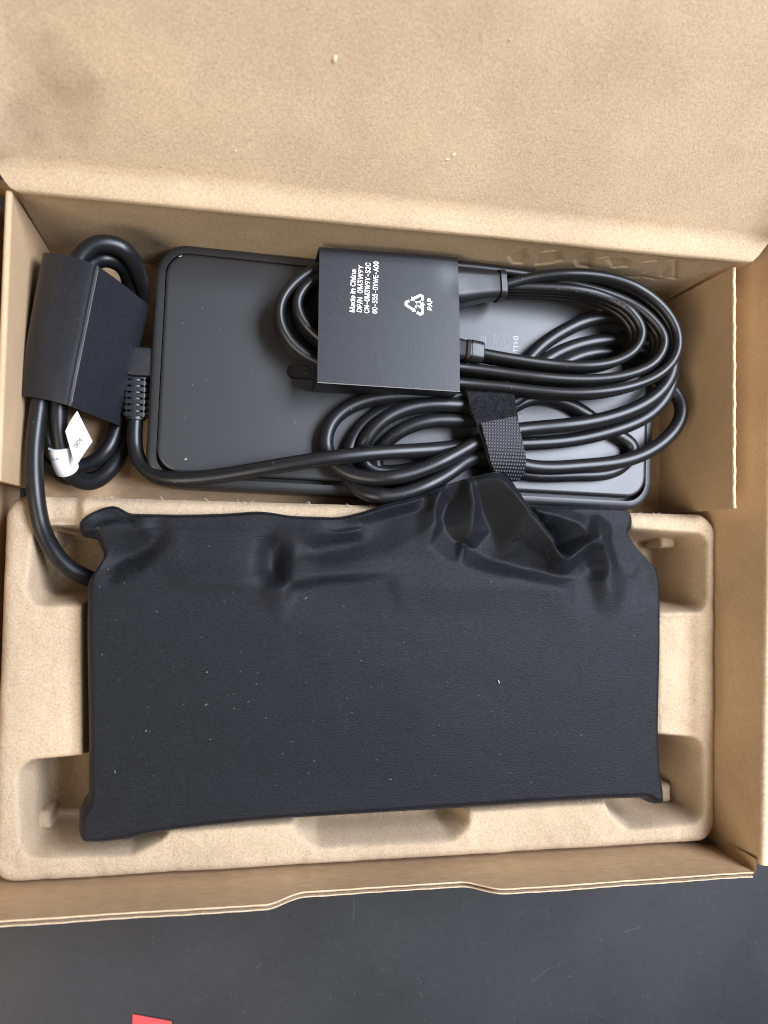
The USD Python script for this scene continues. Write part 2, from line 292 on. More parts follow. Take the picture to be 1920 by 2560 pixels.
part(bx, 'inner_right_panel', hexa([p_(ip - 0.001, 0.0178, 0.0042), p_(ip + 0.0012, 0.0178, 0.0042), p_(ip + 0.0012, BY1 - 0.0015, 0.0042), p_(ip - 0.001, BY1 - 0.0015, 0.0042)],
     [p_(ip, 0.0185, inner_top), p_(ip + 0.0013, 0.0185, inner_top), p_(ip + 0.0013, BY1 - 0.0015, inner_top), p_(ip, BY1 - 0.0015, inner_top)]), M_kraft_side, smooth=False)
yy = np.linspace(0.0185, BY1 - 0.0015, 80); wob = 0.00012 * np.sin(yy * 420) + 0.00010 * np.sin(yy * 1130)
part(bx, 'inner_panel_edge', tube(np.column_stack([ip + 0.00068 + wob, yy, np.full_like(yy, inner_top)]), 0.00078, 8), M_edge, label='pale cut top edge of the right inner panel')
# left side: inner panel and outer wall with a dark slot between
lp = -0.0790
part(bx, 'inner_left_panel', hexa([p_(lp - 0.0018, 0.0200, 0.0042), p_(lp + 0.0005, 0.0200, 0.0042), p_(lp + 0.0005, BY1 - 0.001, 0.0042), p_(lp - 0.0018, BY1 - 0.001, 0.0042)],
     [p_(lp - 0.0022, 0.0200, WT), p_(lp, 0.0200, WT), p_(lp, BY1 - 0.001, WT), p_(lp - 0.0022, BY1 - 0.001, WT)]), M_kraft_side, smooth=False)
part(bx, 'inner_left_fold', tube(np.column_stack([np.full(60, lp - 0.0011), np.linspace(0.0200, BY1 - 0.001, 60), np.full(60, WT - 0.0004)]), 0.00125, 12), M_kraft_side)
part(bx, 'left_wall', hexa([p_(-0.0908, BY0, 0.0042), p_(-0.0878, BY0, 0.0042), p_(-0.0878, BY1 + 0.002, 0.0042), p_(-0.0908, BY1 + 0.002, 0.0042)],
     [p_(-0.0922, BY0, WT + 0.002), p_(-0.0892, BY0, WT + 0.002), p_(-0.0892, BY1 + 0.002, WT + 0.002), p_(-0.0922, BY1 + 0.002, WT + 0.002)]), M_kraft_side, smooth=False)
part(bx, 'back_wall', box(BX0 - 0.006, BX1 + 0.006, BY1 + 0.0026, BY1 + 0.0056, 0.0042, WT - 0.006), M_kraft, smooth=False)
# small return of the front wall round the right corner
aa = np.linspace(-np.pi / 2, -0.1, 10); cx, cy = BX1 + 0.0004, BY0 + 0.0018
rt = np.concatenate([[[cx + 0.0022 * np.cos(a), cy + 0.0028 * np.sin(a)] for a in aa], [[cx + 0.0022, cy + 0.0035]]])
part(fw, 'corner_return', grid(np.stack([np.column_stack([rt, np.full(len(rt), z)]) for z in (0.005, WT)])), M_kraft)

# ------------------------------------------------------------------ raised moulded-pulp lid with its back wall
lid = thing('pulp_cover', 'large brown moulded pulp cover tilted up along the back of the box', 'pulp cover', (0.066, BY1, 0.004))
prof = [(-0.0008, 0.0640), (-0.0014, 0.0656), (-0.0010, 0.0672), (0.0008, 0.0682), (0.0035, 0.0690), (0.0062, 0.0700), (0.0084, 0.0716), (0.0102, 0.0738)]
for k in range(1, 70): prof.append((0.0102 + 0.0015 * k * math.cos(math.radians(51)), 0.0738 + 0.0015 * k * math.sin(math.radians(51))))
prof = np.array(prof); prof[:, 0] += BY1
sl = np.concatenate([[0], np.cumsum(np.linalg.norm(np.diff(prof, axis=0), axis=1))])
dense = np.linspace(0, sl[-1], 230); prof = np.column_stack([PchipInterpolator(sl, prof[:, 0])(dense), PchipInterpolator(sl, prof[:, 1])(dense)])
xl, xr, cr = -0.0838, 0.2172, 0.0150
h_ = np.clip(cr - dense, 0, cr); cutx = cr - np.sqrt(np.maximum(cr ** 2 - h_ ** 2, 0))
ux = np.linspace(0, 1, 420); X = (xl + cutx)[:, None] + (xr - xl - 2 * cutx)[:, None] * ux[None]
Y, Z = np.repeat(prof[:, :1], 420, 1), np.repeat(prof[:, 1:], 420, 1)
nrm = np.stack([np.gradient(prof[:, 1]), -np.gradient(prof[:, 0])], 1); nrm /= np.linalg.norm(nrm, axis=1, keepdims=True)       # (y, z), out of the sheet towards the back
bul = (meshkit.fbm(np.stack([X * 28, dense[:, None] * 28 + X * 0, X * 0], -1), 3, 7) - 0.5) * 0.0007
rim = np.minimum(X - xl, xr - X); bul = bul - 0.0035 * np.exp(-(rim / 0.007) ** 2) * sstep(dense, 0.006, 0.02)[:, None]      # the sheet rises towards its side rims
front = np.stack([X, Y + nrm[:, None, 0] * bul, Z + nrm[:, None, 1] * bul], -1)
rear = np.stack([X, Y + nrm[:, None, 0] * 0.0028, Z + nrm[:, None, 1] * 0.0028], -1)
def shell(f_, r_):
    loop = lambda a: np.concatenate([a[0, :], a[1:, -1], a[-1, -2::-1], a[-2:0:-1, 0]])
    e = np.stack([loop(f_), loop(r_)]); mm = cat(grid(f_), flip(grid(r_)), flip(grid(e, close_v=True)))
    return mm
lid_panel = part(lid, 'lid_panel', shell(front, rear), M_lid, smooth=50)
# back wall (the tray's side), its top corners rounded, with embossed marks pressed out
gx = np.linspace(-0.0782, 0.2050, 500); gz = np.linspace(0.0045, 0.0648, 150); GX, GZ = np.meshgrid(gx, gz, indexing='ij')
wob = (meshkit.fbm(np.stack([GX * 30, GZ * 30, GX * 0], -1), 3, 11) - 0.5) * 0.0012
emb = np.zeros_like(GX); PW = lambda px, py: AP(px, py, (0, BY1 - 0.001, 0), np.array([0, 1.0, 0]))[[0, 2]]
pts2 = np.column_stack([GX.ravel(), GZ.ravel()])
def press(px, depth):
    global emb
    pg = Polygon([PW(*p) for p in px]); dd = shapely.distance(shapely.points(pts2), pg.exterior); ins = shapely.contains_xy(pg, pts2[:, 0], pts2[:, 1])
    s = np.where(ins, dd, -dd).reshape(GX.shape); emb += 0.6 * depth * sstep(s, -0.0003, 0.0007)
for ox, oy in ((1268, 642), (1432, 652)):
    press([(ox, oy + 2), (ox + 48, oy - 18), (ox + 52, oy + 8), (ox + 42, oy + 20), (ox + 12, oy + 18)], 0.0013)
press([(1345, 640), (1400, 633), (1408, 655), (1380, 662), (1335, 666)], 0.0012)
press([(1515, 650), (1560, 646), (1575, 655), (1572, 668), (1530, 672)], 0.0012)
for px in ([(1612, 655), (1640, 652)], [(1600, 690), (1640, 698)], [(1655, 690), (1670, 676)], [(1610, 682), (1630, 676)], [(1560, 690), (1600, 694)], [(1690, 652), (1688, 695)], [(1676, 654), (1690, 650)], [(1672, 694), (1688, 697)], [(1360, 633), (1388, 630)], [(1500, 648), (1520, 644)], [(1310, 672), (1330, 674)]):
    d_, _ = seg_dist(pts2, np.array([PW(*p) for p in px])); emb += 0.0005 * np.exp(-(d_ / 0.0007) ** 2).reshape(GX.shape)
corner = 0.0
rx = np.minimum(gx - gx[0], gx[-1] - gx); top = 0.0648 - np.where(rx < 0.006, 0.006 - np.sqrt(np.maximum(0.006 ** 2 - (0.006 - rx) ** 2, 0)), 0) * 0.6
GZ2 = np.minimum(GZ, top[:, None]); fw_ = np.stack([GX, BY1 - 0.0005 + wob + emb - 0.0012 * (0.065 - GZ2) / 0.06, GZ2], -1)
rw_ = np.stack([GX, BY1 + 0.0020 + wob * 0, GZ2], -1)
part(lid, 'back_wall', flip(shell(fw_, rw_)), M_lid, smooth=50, label='upright pulp wall with pressed marks near its right end')
nl = np.array([0, -math.sin(math.radians(51)), math.cos(math.radians(51))])
def fleck(px, py, size, seed):
    c = AP(px, py, (0, BY1 + 0.0102, 0.0738), nl) + nl * 0.0002; r = np.random.default_rng(seed)
    b = trimesh.creation.icosphere(2, 1.0); v = b.vertices * np.array([size * 1.2, size * 0.7, 0.0003]); v *= 0.6 + 0.8 * meshkit.noise(b.vertices * 2.2 + 5, seed)[:, None]
    ux_, uy_ = np.array([1.0, 0, 0]), np.cross(nl, [1.0, 0, 0]); a = r.uniform(0, 3); e1, e2 = math.cos(a) * ux_ + math.sin(a) * uy_, -math.sin(a) * ux_ + math.cos(a) * uy_
    return trimesh.Trimesh(c + v[:, :1] * e1 + v[:, 1:2] * e2 + v[:, 2:] * nl, b.faces, process=False)
M_fleck = plain_mat('pale_pulp', (0.66, 0.55, 0.40), 0.95)
for px, py, s, sd in ((838, 146, 0.0009, 1), (1134, 386, 0.0007, 2), (1118, 398, 0.0006, 3), (588, 376, 0.0004, 4), (1275, 98, 0.0003, 6)):
    part(lid_panel, 'pale_fleck', fleck(px, py, s, sd), M_fleck)

# ------------------------------------------------------------------ moulded-pulp tray
tray_top = 40.0
corners = AA([(8, 1236), (1797, 1282), (1772, 2106), (-5, 2192)], tray_top)
TX0, TX1, TY0, TY1 = -0.0843, 0.2142, -0.1284, 0.0162
tray = thing('pulp_tray', 'brown moulded pulp tray with corner pockets in the front half of the box', 'pulp tray', (0.065, -0.055, 0.004))
def W2(pts, z=38): return np.array([A(px, py, z)[:2] for px, py in pts])
step = 0.00065
tx, ty = np.arange(TX0, TX1 + step, step), np.arange(TY0, TY1 + step, step); GX, GY = np.meshgrid(tx, ty, indexing='ij'); P2 = np.column_stack([GX.ravel(), GY.ravel()]); SP = shapely.points(P2)
def sd(poly):
    d_ = shapely.distance(SP, poly.exterior); return np.where(shapely.contains_xy(poly, P2[:, 0], P2[:, 1]), d_, -d_).reshape(GX.shape)
def pocket(pts, depth, wall, r=0.004, z=38):
    pg = Polygon(W2(pts, z)).buffer(-r).buffer(2 * r).buffer(-r); return depth * sstep(sd(pg), -0.0006, wall)
dep = np.zeros_like(GX)
centre = pocket([(215, 1300), (1560, 1310), (1640, 1400), (1640, 1990), (330, 2075), (215, 2010)], 0.033, 0.004)
dep = np.maximum(dep, centre)
dep = np.maximum(dep, pocket([(95, 1318), (420, 1318), (420, 1495), (72, 1510)], 0.032, 0.0032, 0.006))                 # back left pocket
dep = np.maximum(dep, pocket([(52, 1905), (150, 1895), (420, 1870), (420, 2085), (330, 2128), (62, 2135)], 0.032, 0.0035, 0.006))   # front left pocket
dep = np.maximum(dep, pocket([(720, 1990), (1175, 1970), (1170, 2060), (1130, 2098), (790, 2115), (735, 2070)], 0.022, 0.006, 0.006))  # front middle pocket
dep = np.maximum(dep, pocket([(1490, 1960), (1560, 1830), (1748, 1846), (1752, 2050), (1570, 2068), (1525, 2030)], 0.030, 0.0040, 0.006))  # front right pocket
dep = np.maximum(dep, pocket([(1480, 1320), (1758, 1340), (1756, 1525), (1480, 1530)], 0.032, 0.0030, 0.005))            # back right pocket
dep = np.maximum(dep, pocket([(1560, 1530), (1742, 1528), (1738, 1850), (1560, 1850)], 0.0022, 0.004, 0.003))           # right saddle
dep = np.maximum(dep, pocket([(100, 1225), (205, 1225), (212, 1312), (105, 1312)], 0.0042, 0.003, 0.003))                # cut-down rim, back left
dep = gaussian_filter(dep, 1.25)
dep += (meshkit.fbm(np.stack([GX * 45, GY * 45, GX * 0], -1), 3, 21) - 0.5) * 0.0016 + (meshkit.fbm(np.stack([GX * 260, GY * 260, GX * 0], -1), 3, 22) - 0.5) * 0.0007
# two creases pressed into the pulp
for ln in ([(40, 2128), (70, 2100)], [(1738, 1340), (1760, 1328)], [(1645, 1560), (1648, 1850)]):
    d_, _ = seg_dist(P2, W2(ln)); dep += (0.0006 * np.exp(-(d_ / 0.0006) ** 2)).reshape(GX.shape)
# outer outline: map the grid onto a rounded rectangle and roll the rim over
wx, wy = (TX1 - TX0) / 2, (TY1 - TY0) / 2; cxm, cym = (TX0 + TX1) / 2, (TY0 + TY1) / 2
rnd = Polygon(rr(2 * wx, 2 * wy, 0.0085) + [cxm, cym])
NX, NY = GX.copy(), GY.copy()
rc = 0.0085
ax, ay = np.abs(GX - cxm) - (wx - rc), np.abs(GY - cym) - (wy - rc); inc = (ax > 0) & (ay > 0); mxx = np.maximum(ax, ay); hyp = np.hypot(ax, ay); k = np.where(inc, mxx / np.maximum(hyp, 1e-9), 1)
NX = np.where(inc, cxm + np.sign(GX - cxm) * (wx - rc + ax * k), GX); NY = np.where(inc, cym + np.sign(GY - cym) * (wy - rc + ay * k), GY)
edge = np.minimum(np.minimum(GX - TX0, TX1 - GX), np.minimum(GY - TY0, TY1 - GY)); edge = np.where(inc, rc - np.maximum(ax, ay), edge)
rollr = 0.0042; e_ = np.clip(edge, 0, rollr); roll = rollr - np.sqrt(np.maximum(rollr ** 2 - (rollr - e_) ** 2, 0))
ZT = tray_top / 1000 - dep - roll
Pt = np.stack([NX, NY, ZT], -1)
loop = lambda a: np.concatenate([a[0, :], a[1:, -1], a[-1, -2::-1], a[-2:0:-1, 0]])
lo = loop(Pt); rings = [lo]
for z in (0.028, 0.018, 0.010, 0.0045): q = lo.copy(); q[:, 2] = np.minimum(z, lo[:, 2] - 0.001); q[:, :2] = [cxm, cym] + (q[:, :2] - [cxm, cym]) * (1 - 0.012 * (0.036 - z) / 0.03); rings.append(q)
part(tray, 'tray_shell', cat(grid(Pt), flip(grid(np.array(rings), close_v=True))), M_tray, smooth=60)
for px, py, w, h, zt in ((101, 2052, 0.0085, 0.0080, 0.0215), (120, 1330, 0.0070, 0.0130, 0.0270), (1672, 1352, 0.0085, 0.0070, 0.0225), (1662, 1984, 0.0085, 0.0090, 0.0220)):
    c = A(px, py, zt * 1000); blk_ = lathe_rr(w, h, 0.0016, [(0, 0.006), (0.0002, zt - 0.0022), (0.0006, zt - 0.0010), (0.0013, zt - 0.0003), (0.0022, zt)], lambda q: q + [c[0], c[1], 0])
    blk_.vertices[:] += (meshkit.fbm(blk_.vertices * 250, 2, 71)[:, None] - 0.5) * 0.0012; part('/World/pulp_tray/tray_shell', 'corner_block', blk_, M_tray, smooth=60)
fr = []                                              # torn fibres standing off the back rim
for k in range(70):
    x = RNG.uniform(TX0 + 0.01, TX1 - 0.01); y = TY1 - RNG.uniform(0, 0.001); z = 0.0365 + RNG.uniform(0, 0.002); ln = RNG.uniform(0.0006, 0.0022); a = RNG.uniform(-1.5, 1.5)
    p = np.array([[x, y, z], [x + ln * 0.5 * math.sin(a), y + ln * 0.5, z + 0.0003], [x + ln * math.sin(a * 1.6), y + ln * 0.8, z + 0.0007]]); fr.append(tube(p, 0.00009, 4))
part(tray, 'torn_fibres', cat(*fr), M_lint, kind='stuff')

# ------------------------------------------------------------------ power adapter
ang = math.radians(-1.2); cA, sA = math.cos(ang), math.sin(ang)
ac0 = np.array([0.0778, 0.0705]); AW, AH = 0.2245, 0.1010
def place(q, off=(0, 0)):
    x, y = q[:, 0] + off[0], q[:, 1] + off[1]
    return np.column_stack([ac0[0] + cA * x - sA * y, ac0[1] + sA * x + cA * y, q[:, 2]])
ad = thing('power_adapter', 'large flat matt dark grey laptop power adapter lying behind the pulp tray', 'power adapter', (ac0[0], ac0[1], 0.004))
body = part(ad, 'lower_shell', lathe_rr(AW, AH, 0.0135, [(0.0035, 0.0043), (0.0012, 0.0052), (0.0004, 0.0080), (0, 0.0150), (0.0001, 0.0170), (0.0008, 0.0172), (0.0008, 0.0178), (0.0001, 0.0180), (0.0002, 0.0262), (0.0006, 0.0276), (0.0013, 0.0286), (0.0024, 0.0291), (0.0042, 0.0292), (0.0044, 0.0290), (0.0044, 0.0200)], place), M_adapter, smooth=40)
tp = lathe_rr(AW - 0.0093, AH - 0.0107, 0.0095, [(0.0003, 0.0202), (0.0000, 0.0232), (0.0, 0.0286), (0.0002, 0.0294), (0.0008, 0.0299), (0.0016, 0.0300)], lambda q: place(q, (0.0, 0.0007)), n=14)
slot_c, slot_e = A(735, 929, 30), A(860, 937, 30)
sv = slot_e - slot_c; sl_poly = shapely.LineString([slot_c[:2], slot_e[:2]]).buffer(0.0030)
man = lambda t_: manifold3d.Manifold(manifold3d.Mesh(np.asarray(t_.vertices, np.float32), np.asarray(t_.faces, np.uint32)))
try:
    tpm = trimesh.Trimesh(tp.vertices, tp.faces, process=True); cut = man(tpm) - man(trimesh.creation.extrude_polygon(sl_poly, 0.01, engine='earcut').apply_translation([0, 0, 0.0286]))
    if cut.num_tri() > 50: tp = cut
except Exception as e: print('slot', e)
top_shell = part(ad, 'top_plate', tp, M_adapter, smooth=40)
part(top_shell, 'slot_floor', extrude(sl_poly.buffer(-0.0001), 0.02862, 0.02875), M_slot, smooth=False)
# pale print on the plate: the maker's name and columns of rating text, read from the right-hand side
def txt(s, h, pos, rot, mat, parent, name, bold=False, depth=0.00006, label=None, wmul=1.0):
    t_ = meshkit.text_mesh(s, h, depth, bold); v = np.array(t_.vertices); v[:, 0] *= wmul; c, s_ = math.cos(rot), math.sin(rot)
    w = np.column_stack([pos[0] + c * v[:, 0] - s_ * v[:, 1], pos[1] + s_ * v[:, 0] + c * v[:, 1], pos[2] + v[:, 2]])
    return trimesh.Trimesh(w, t_.faces, process=False)
zp = 0.03005; rt_ = ang - math.pi / 2
lg = []
def glyph(ch, h, c, rot, bold=True):
    t_ = meshkit.text_mesh(ch, h, 0.00006, bold); v = np.array(t_.vertices); v[:, :2] -= (v[:, :2].min(0) + v[:, :2].max(0)) / 2; c_, s_ = math.cos(rot), math.sin(rot)
    return trimesh.Trimesh(np.column_stack([c[0] + c_ * v[:, 0] - s_ * v[:, 1], c[1] + s_ * v[:, 0] + c_ * v[:, 1], zp + v[:, 2]]), t_.faces, process=False)
for ch, py, extra, h in (('D', 845.5, 0, 0.0021), ('E', 858.5, 0.65, 0.0017), ('L', 869.5, 0, 0.0021), ('L', 879, 0, 0.0021)):
    lg.append(glyph(ch, h, A(1289, py, 30), rt_ + extra))
part(top_shell, 'maker_logo', cat(*lg), M_faint, smooth=False)
ln = []
for px, w, dens in [(1226, 0.00018, 0.9), (1231, 0.00015, 0.8), (1236, 0.0003, 0.5), (1241, 0.00018, 0.8), (1246, 0.00018, 0.6), (1251, 0.00015, 0.8), (1256, 0.0002, 0.6), (1261, 0.00015, 0.7), (1266, 0.0002, 0.5), (1271, 0.0002, 0.3)]:
    y = 834.0
    while y < 895:
        l_ = RNG.uniform(2, 9)
        if RNG.random() < dens:
            a, b = A(px, y, 30)[:2], A(px, y + l_, 30)[:2]; ln.append(extrude(shapely.LineString([a, b]).buffer(w, cap_style='flat'), zp, zp + 0.00005))
        y += l_ + RNG.uniform(1, 3)
part(top_shell, 'rating_print', cat(*ln), M_faint2, smooth=False, kind='stuff')
blk = [extrude(shapely.LineString([A(px, 840, 30)[:2], A(px, y1, 30)[:2]]).buffer(w, cap_style='flat'), zp, zp + 0.00005) for px, y1, w in ((1203, 896, 0.0003), (1208, 896, 0.00025), (1213, 896, 0.0003))]
part(top_shell, 'pale_bars', cat(*blk), M_faint2, smooth=False)
# strain relief at the left side with its slots
sr = AA([(362, 905, 20), (345, 905, 19), (338, 930, 21.5), (337, 960, 21.5)])
head = spline(AA([(392, 902, 19), (360, 902, 19), (343, 902, 19)]), 0.0006)
hm = lathe_rr(0.0150, 0.0125, 0.0035, [(0.0012, 0.0125), (0.0, 0.0140), (0.0, 0.0252), (0.0006, 0.0262), (0.0016, 0.0266)], lambda q: q + [*A(357, 905, 25)[:2], 0])
relief = part(ad, 'strain_relief', hm, M_plug)
ps = spline(AA([(343, 905, 21.5), (341, 960, 21.5), (339, 1050, 21.5)]), 0.0004)
part(relief, 'relief_core', tube(ps, 0.0033, 16), M_plug)
for k in range(7):
    c = A(342 - k * 0.5, 945 + k * 15.5, 21.5); part(relief, 'relief_rib', lathe_rr(0.0098, 0.0013, 0.0006, [(0.0015, 0.0172), (0, 0.0182), (0, 0.0235), (0.0008, 0.0244), (0.0016, 0.0248)], lambda q, c=c: q + [c[0], c[1], 0]), M_plug)
part(relief, 'end_ring', tube(spline(AA([(339, 1044, 21.5), (338.8, 1051, 21.5)]), 0.0003), 0.0040, 16), M_plug)
# the output cable: one run along the front edge, then four turns of coil
turns = [(339, 1048, 21.5), (337, 1100, 21.5), (347, 1150, 23), (385, 1187, 27), (450, 1198, 32), (560, 1188, 36), (700, 1164, 41), (850, 1142, 43.5), (980, 1130, 42), (1080, 1124, 39), (1150, 1117, 36), (1230, 1112, 35),
    (1310, 1109, 35), (1420, 1101, 35), (1540, 1074, 35.5), (1625, 1034, 36), (1672, 975, 36.5), (1682, 915, 36), (1655, 850, 35.5), (1590, 808, 35), (1500, 795, 35), (1420, 822, 35), (1350, 868, 35), (1295, 925, 34.5), (1240, 970, 35), (1170, 988, 35),
    (1080, 990, 35), (970, 992, 35), (885, 1012, 35), (830, 1055, 35), (815, 1110, 35), (835, 1158, 37), (895, 1190, 41), (985, 1193, 44), (1090, 1160, 44), (1170, 1118, 42), (1220, 1092, 41),
    (1310, 1073, 41), (1440, 1060, 42), (1560, 1032, 42), (1640, 988, 42), (1678, 930, 41.5), (1672, 880, 40), (1625, 858, 38), (1545, 850, 35), (1450, 862, 35), (1385, 888, 35), (1320, 935, 35), (1260, 985, 36), (1170, 1000, 35),
    (1080, 1002, 33.5), (980, 1020, 33.2), (905, 1065, 33.2), (872, 1125, 33.2), (865, 1170, 34), (890, 1218, 38), (955, 1240, 43), (1045, 1222, 43.5), (1130, 1178, 41), (1200, 1140, 38), (1310, 1163, 38),
    (1450, 1165, 38), (1580, 1146, 38), (1665, 1097, 38), (1702, 1040, 38), (1690, 985, 36), (1640, 940, 34), (1600, 900, 33.2), (1550, 885, 33.2), (1480, 884, 33.2), (1410, 908, 33.2), (1340, 960, 34), (1270, 1010, 36), (1180, 1016, 38),
    (1070, 1012, 39), (970, 1042, 39), (920, 1090, 38), (905, 1135, 35), (925, 1168, 33.5), (985, 1180, 33.5), (1080, 1160, 33.5), (1180, 1150, 33.2), (1310, 1184, 33.2), (1440, 1187, 33.2), (1550, 1168, 33.2), (1580, 1120, 33.2), (1530, 1080, 33), (1420, 1010, 33), (1320, 1000, 33.5), (1260, 1030, 35),
    (1180, 1050, 37), (1080, 1052, 37), (1000, 1078, 36), (955, 1118, 33.5), (940, 1160, 33), (970, 1200, 33)]
dc = spline(AA(turns), 0.0010)
part(ad, 'output_cable', tube(dc, 0.0031, 22), M_cable, smooth=True, label='round black cable coiled in four turns on the adapter')

# ------------------------------------------------------------------ hook-and-loop strap round the coil
vs = thing('cable_strap', 'black hook-and-loop strap with grey woven end round the thick coiled cable', 'cable strap', A(1240, 1100, 40))
def band(rows, thick, seg=14):
    """rows: (left pixel, right pixel, z); a band through them with thickness."""
    l_, r_ = spline(AA([(a[0], a[1], c) for a, b, c in rows]), 0.0006), None
    n = len(l_); r0 = AA([(b[0], b[1], c) for a, b, c in rows]); tt = np.concatenate([[0], np.cumsum(np.linalg.norm(np.diff(r0, axis=0), axis=1) ** 0.75)]); ts = np.linspace(0, tt[-1], n)
    r_ = np.column_stack([CubicSpline(tt, r0[:, :2])(ts), PchipInterpolator(tt, r0[:, 2])(ts)])
    w = np.linspace(0, 1, seg)[None, :, None]; S = l_[:, None] * (1 - w) + r_[:, None] * w
    du, dv = np.gradient(S, axis=0), np.gradient(S, axis=1); nn = np.cross(dv, du); nn /= np.linalg.norm(nn, axis=2, keepdims=True) + 1e-12
    if nn[n // 2, seg // 2, 2] < 0: nn = -nn
    mm = shell(S, S - nn * thick); return mm, S, nn
lp_, S, N_ = band([((1178, 968), (1278, 968), 32), ((1168, 975), (1280, 972), 38), ((1170, 985), (1284, 982), 43), ((1176, 1010), (1288, 1005), 46), ((1188, 1045), (1294, 1036), 47.5), ((1204, 1090), (1300, 1085), 48), ((1222, 1150), (1306, 1150), 46), ((1232, 1185), (1308, 1182), 42), ((1240, 1196), (1306, 1194), 36), ((1242, 1198), (1304, 1196), 31)], 0.0012)
loop_side = part(vs, 'loop_band', lp_, M_loop, smooth=50)
hk, S2, N2 = band([((1203, 1057), (1291, 1040), 49.2), ((1208, 1078), (1299, 1068), 49.6), ((1218, 1115), (1308, 1108), 49.3), ((1226, 1150), (1315, 1145), 47.6), ((1236, 1178), (1314, 1172), 44.5), ((1248, 1196), (1308, 1190), 41), ((1258, 1207), (1292, 1204), 38)], 0.0010)
part(vs, 'hook_band', hk, M_hook, smooth=50, label='grey woven hook end of the strap')
hr = []
for k in range(900):
    i, j = RNG.integers(0, int(len(S) * 0.42)), RNG.integers(0, S.shape[1]); p = S[i, j] + RNG.normal(0, 0.0003, 3); n = N_[i, j]; a = RNG.normal(0, 0.0007, 3)
    hr.append(tube(np.array([p, p + n * 0.0006 + a * 0.5, p + n * 0.0007 + a, p + n * 0.0002 + a * 1.6]), 0.00006, 3))
part(loop_side, 'loop_pile', cat(*hr), M_loop, kind='stuff')

# ------------------------------------------------------------------ mains cord (flat three-lobed) in three loops, with its two plug ends
cord = thing('mains_cord', 'flat black ribbed mains cord looped three times through the printed card sleeve', 'power cord', A(1150, 820, 31))
sec = shapely.union_all([Point(0, -k * 0.0038).buffer(0.00215, 32) for k in range(3)]); sec = ring(sec, 72)
z1, z2 = 43, 51
loopA = [(1262, 712, 45), (1330, 694, 47), (1430, 684, 50), (1520, 693, 51), (1600, 723, 52), (1660, 772, 52), (1692, 830, 52), (1691, 882, 52), (1660, 926, 52), (1595, 960, 51), (1500, 979, 50), (1400, 981, 48), (1280, 969, 45), (1150, 957, 43),
    (1000, 945, 43), (880, 930, 43), (795, 903, 43), (740, 868, 43), (710, 828, 43), (699, 788, 43), (706, 748, 43), (735, 708, 43), (790, 672, 43), (880, 660, 43), (1000, 660, 43), (1150, 665, 43), (1250, 676, 43), (1350, 692, 43),
    (1450, 715, 46), (1560, 750, 48), (1630, 798, 50), (1660, 850, 51), (1645, 895, 51), (1590, 930, 50), (1480, 948, 48), (1350, 942, 46), (1250, 930, 44), (1150, 918, 43), (1000, 905, 43), (880, 885, 43), (800, 845, 43), (757, 800, 43), (744, 765, 43), (748, 740, 43), (765, 715, 43), (800, 692, 43),
    (900, 690, 42), (1050, 700, 42), (1180, 712, 42), (1270, 716, 43), (1350, 718, 45), (1440, 724, 47), (1520, 745, 48), (1580, 782, 50), (1604, 828, 50), (1590, 870, 50), (1540, 902, 49), (1470, 914, 48), (1380, 910, 46), (1290, 898, 45), (1200, 882, 44)]
cp = spline(AA(loopA), 0.0010)
part(cord, 'ribbed_cord', sweep(cp, sec), M_cord, smooth=55)
def loft(rows):
    """rows: (px, py centre, half width mm, half height mm, z centre mm), sections square to the first-to-last direction."""
    a, b = A(rows[0][0], rows[0][1], rows[0][4]), A(rows[-1][0], rows[-1][1], rows[-1][4]); t = (b - a) * [1, 1, 0]; t /= np.linalg.norm(t); s = np.array([-t[1], t[0], 0]); out = []
    for px, py, hw, hh, zc in rows:
        q = rr(2 * hw / 1000, 2 * hh / 1000, min(hw, hh) * 0.55 / 1000, 8); out.append(A(px, py, zc) + q[:, :1] * s + q[:, 1:] * [0, 0, 1.0])
    return capped(np.array(out))
pl = part(cord, 'plug_body', loft([(1040, 722, 8.5, 8.5, 40), (1110, 722, 8.2, 8.2, 40), (1150, 720, 7.6, 7.6, 40), (1185, 718, 6.6, 6.8, 41), (1215, 717, 5.9, 6.2, 41.5), (1236, 716, 5.7, 6.0, 42)]), M_plug)
part(pl, 'plug_collar', loft([(1241, 716, 5.8, 6.1, 42), (1242, 716, 6.1, 6.4, 42), (1255, 716, 6.1, 6.4, 42), (1257, 716, 5.7, 6.0, 42)]), M_plug)
part(pl, 'collar_gap', loft([(1235, 716, 5.3, 5.6, 42), (1242, 716, 5.3, 5.6, 42)]), M_slot)
pl2 = part(cord, 'socket_body', loft([(1060, 872, 8, 7, 40), (1120, 875, 7, 6.5, 41), (1138, 876, 4.6, 5.6, 42), (1162, 879, 4.0, 5.2, 43)]), M_plug)
part(pl2, 'socket_collar', loft([(1160, 879, 4.3, 5.6, 43.5), (1167, 880, 4.5, 5.8, 43.5), (1168, 880, 4.1, 5.4, 43.5), (1171, 880, 4.1, 5.4, 43.5), (1172, 880, 4.4, 5.7, 43.5), (1199, 884, 4.2, 5.5, 43.5), (1203, 884.5, 3.8, 5.0, 43.5)]), M_plug)
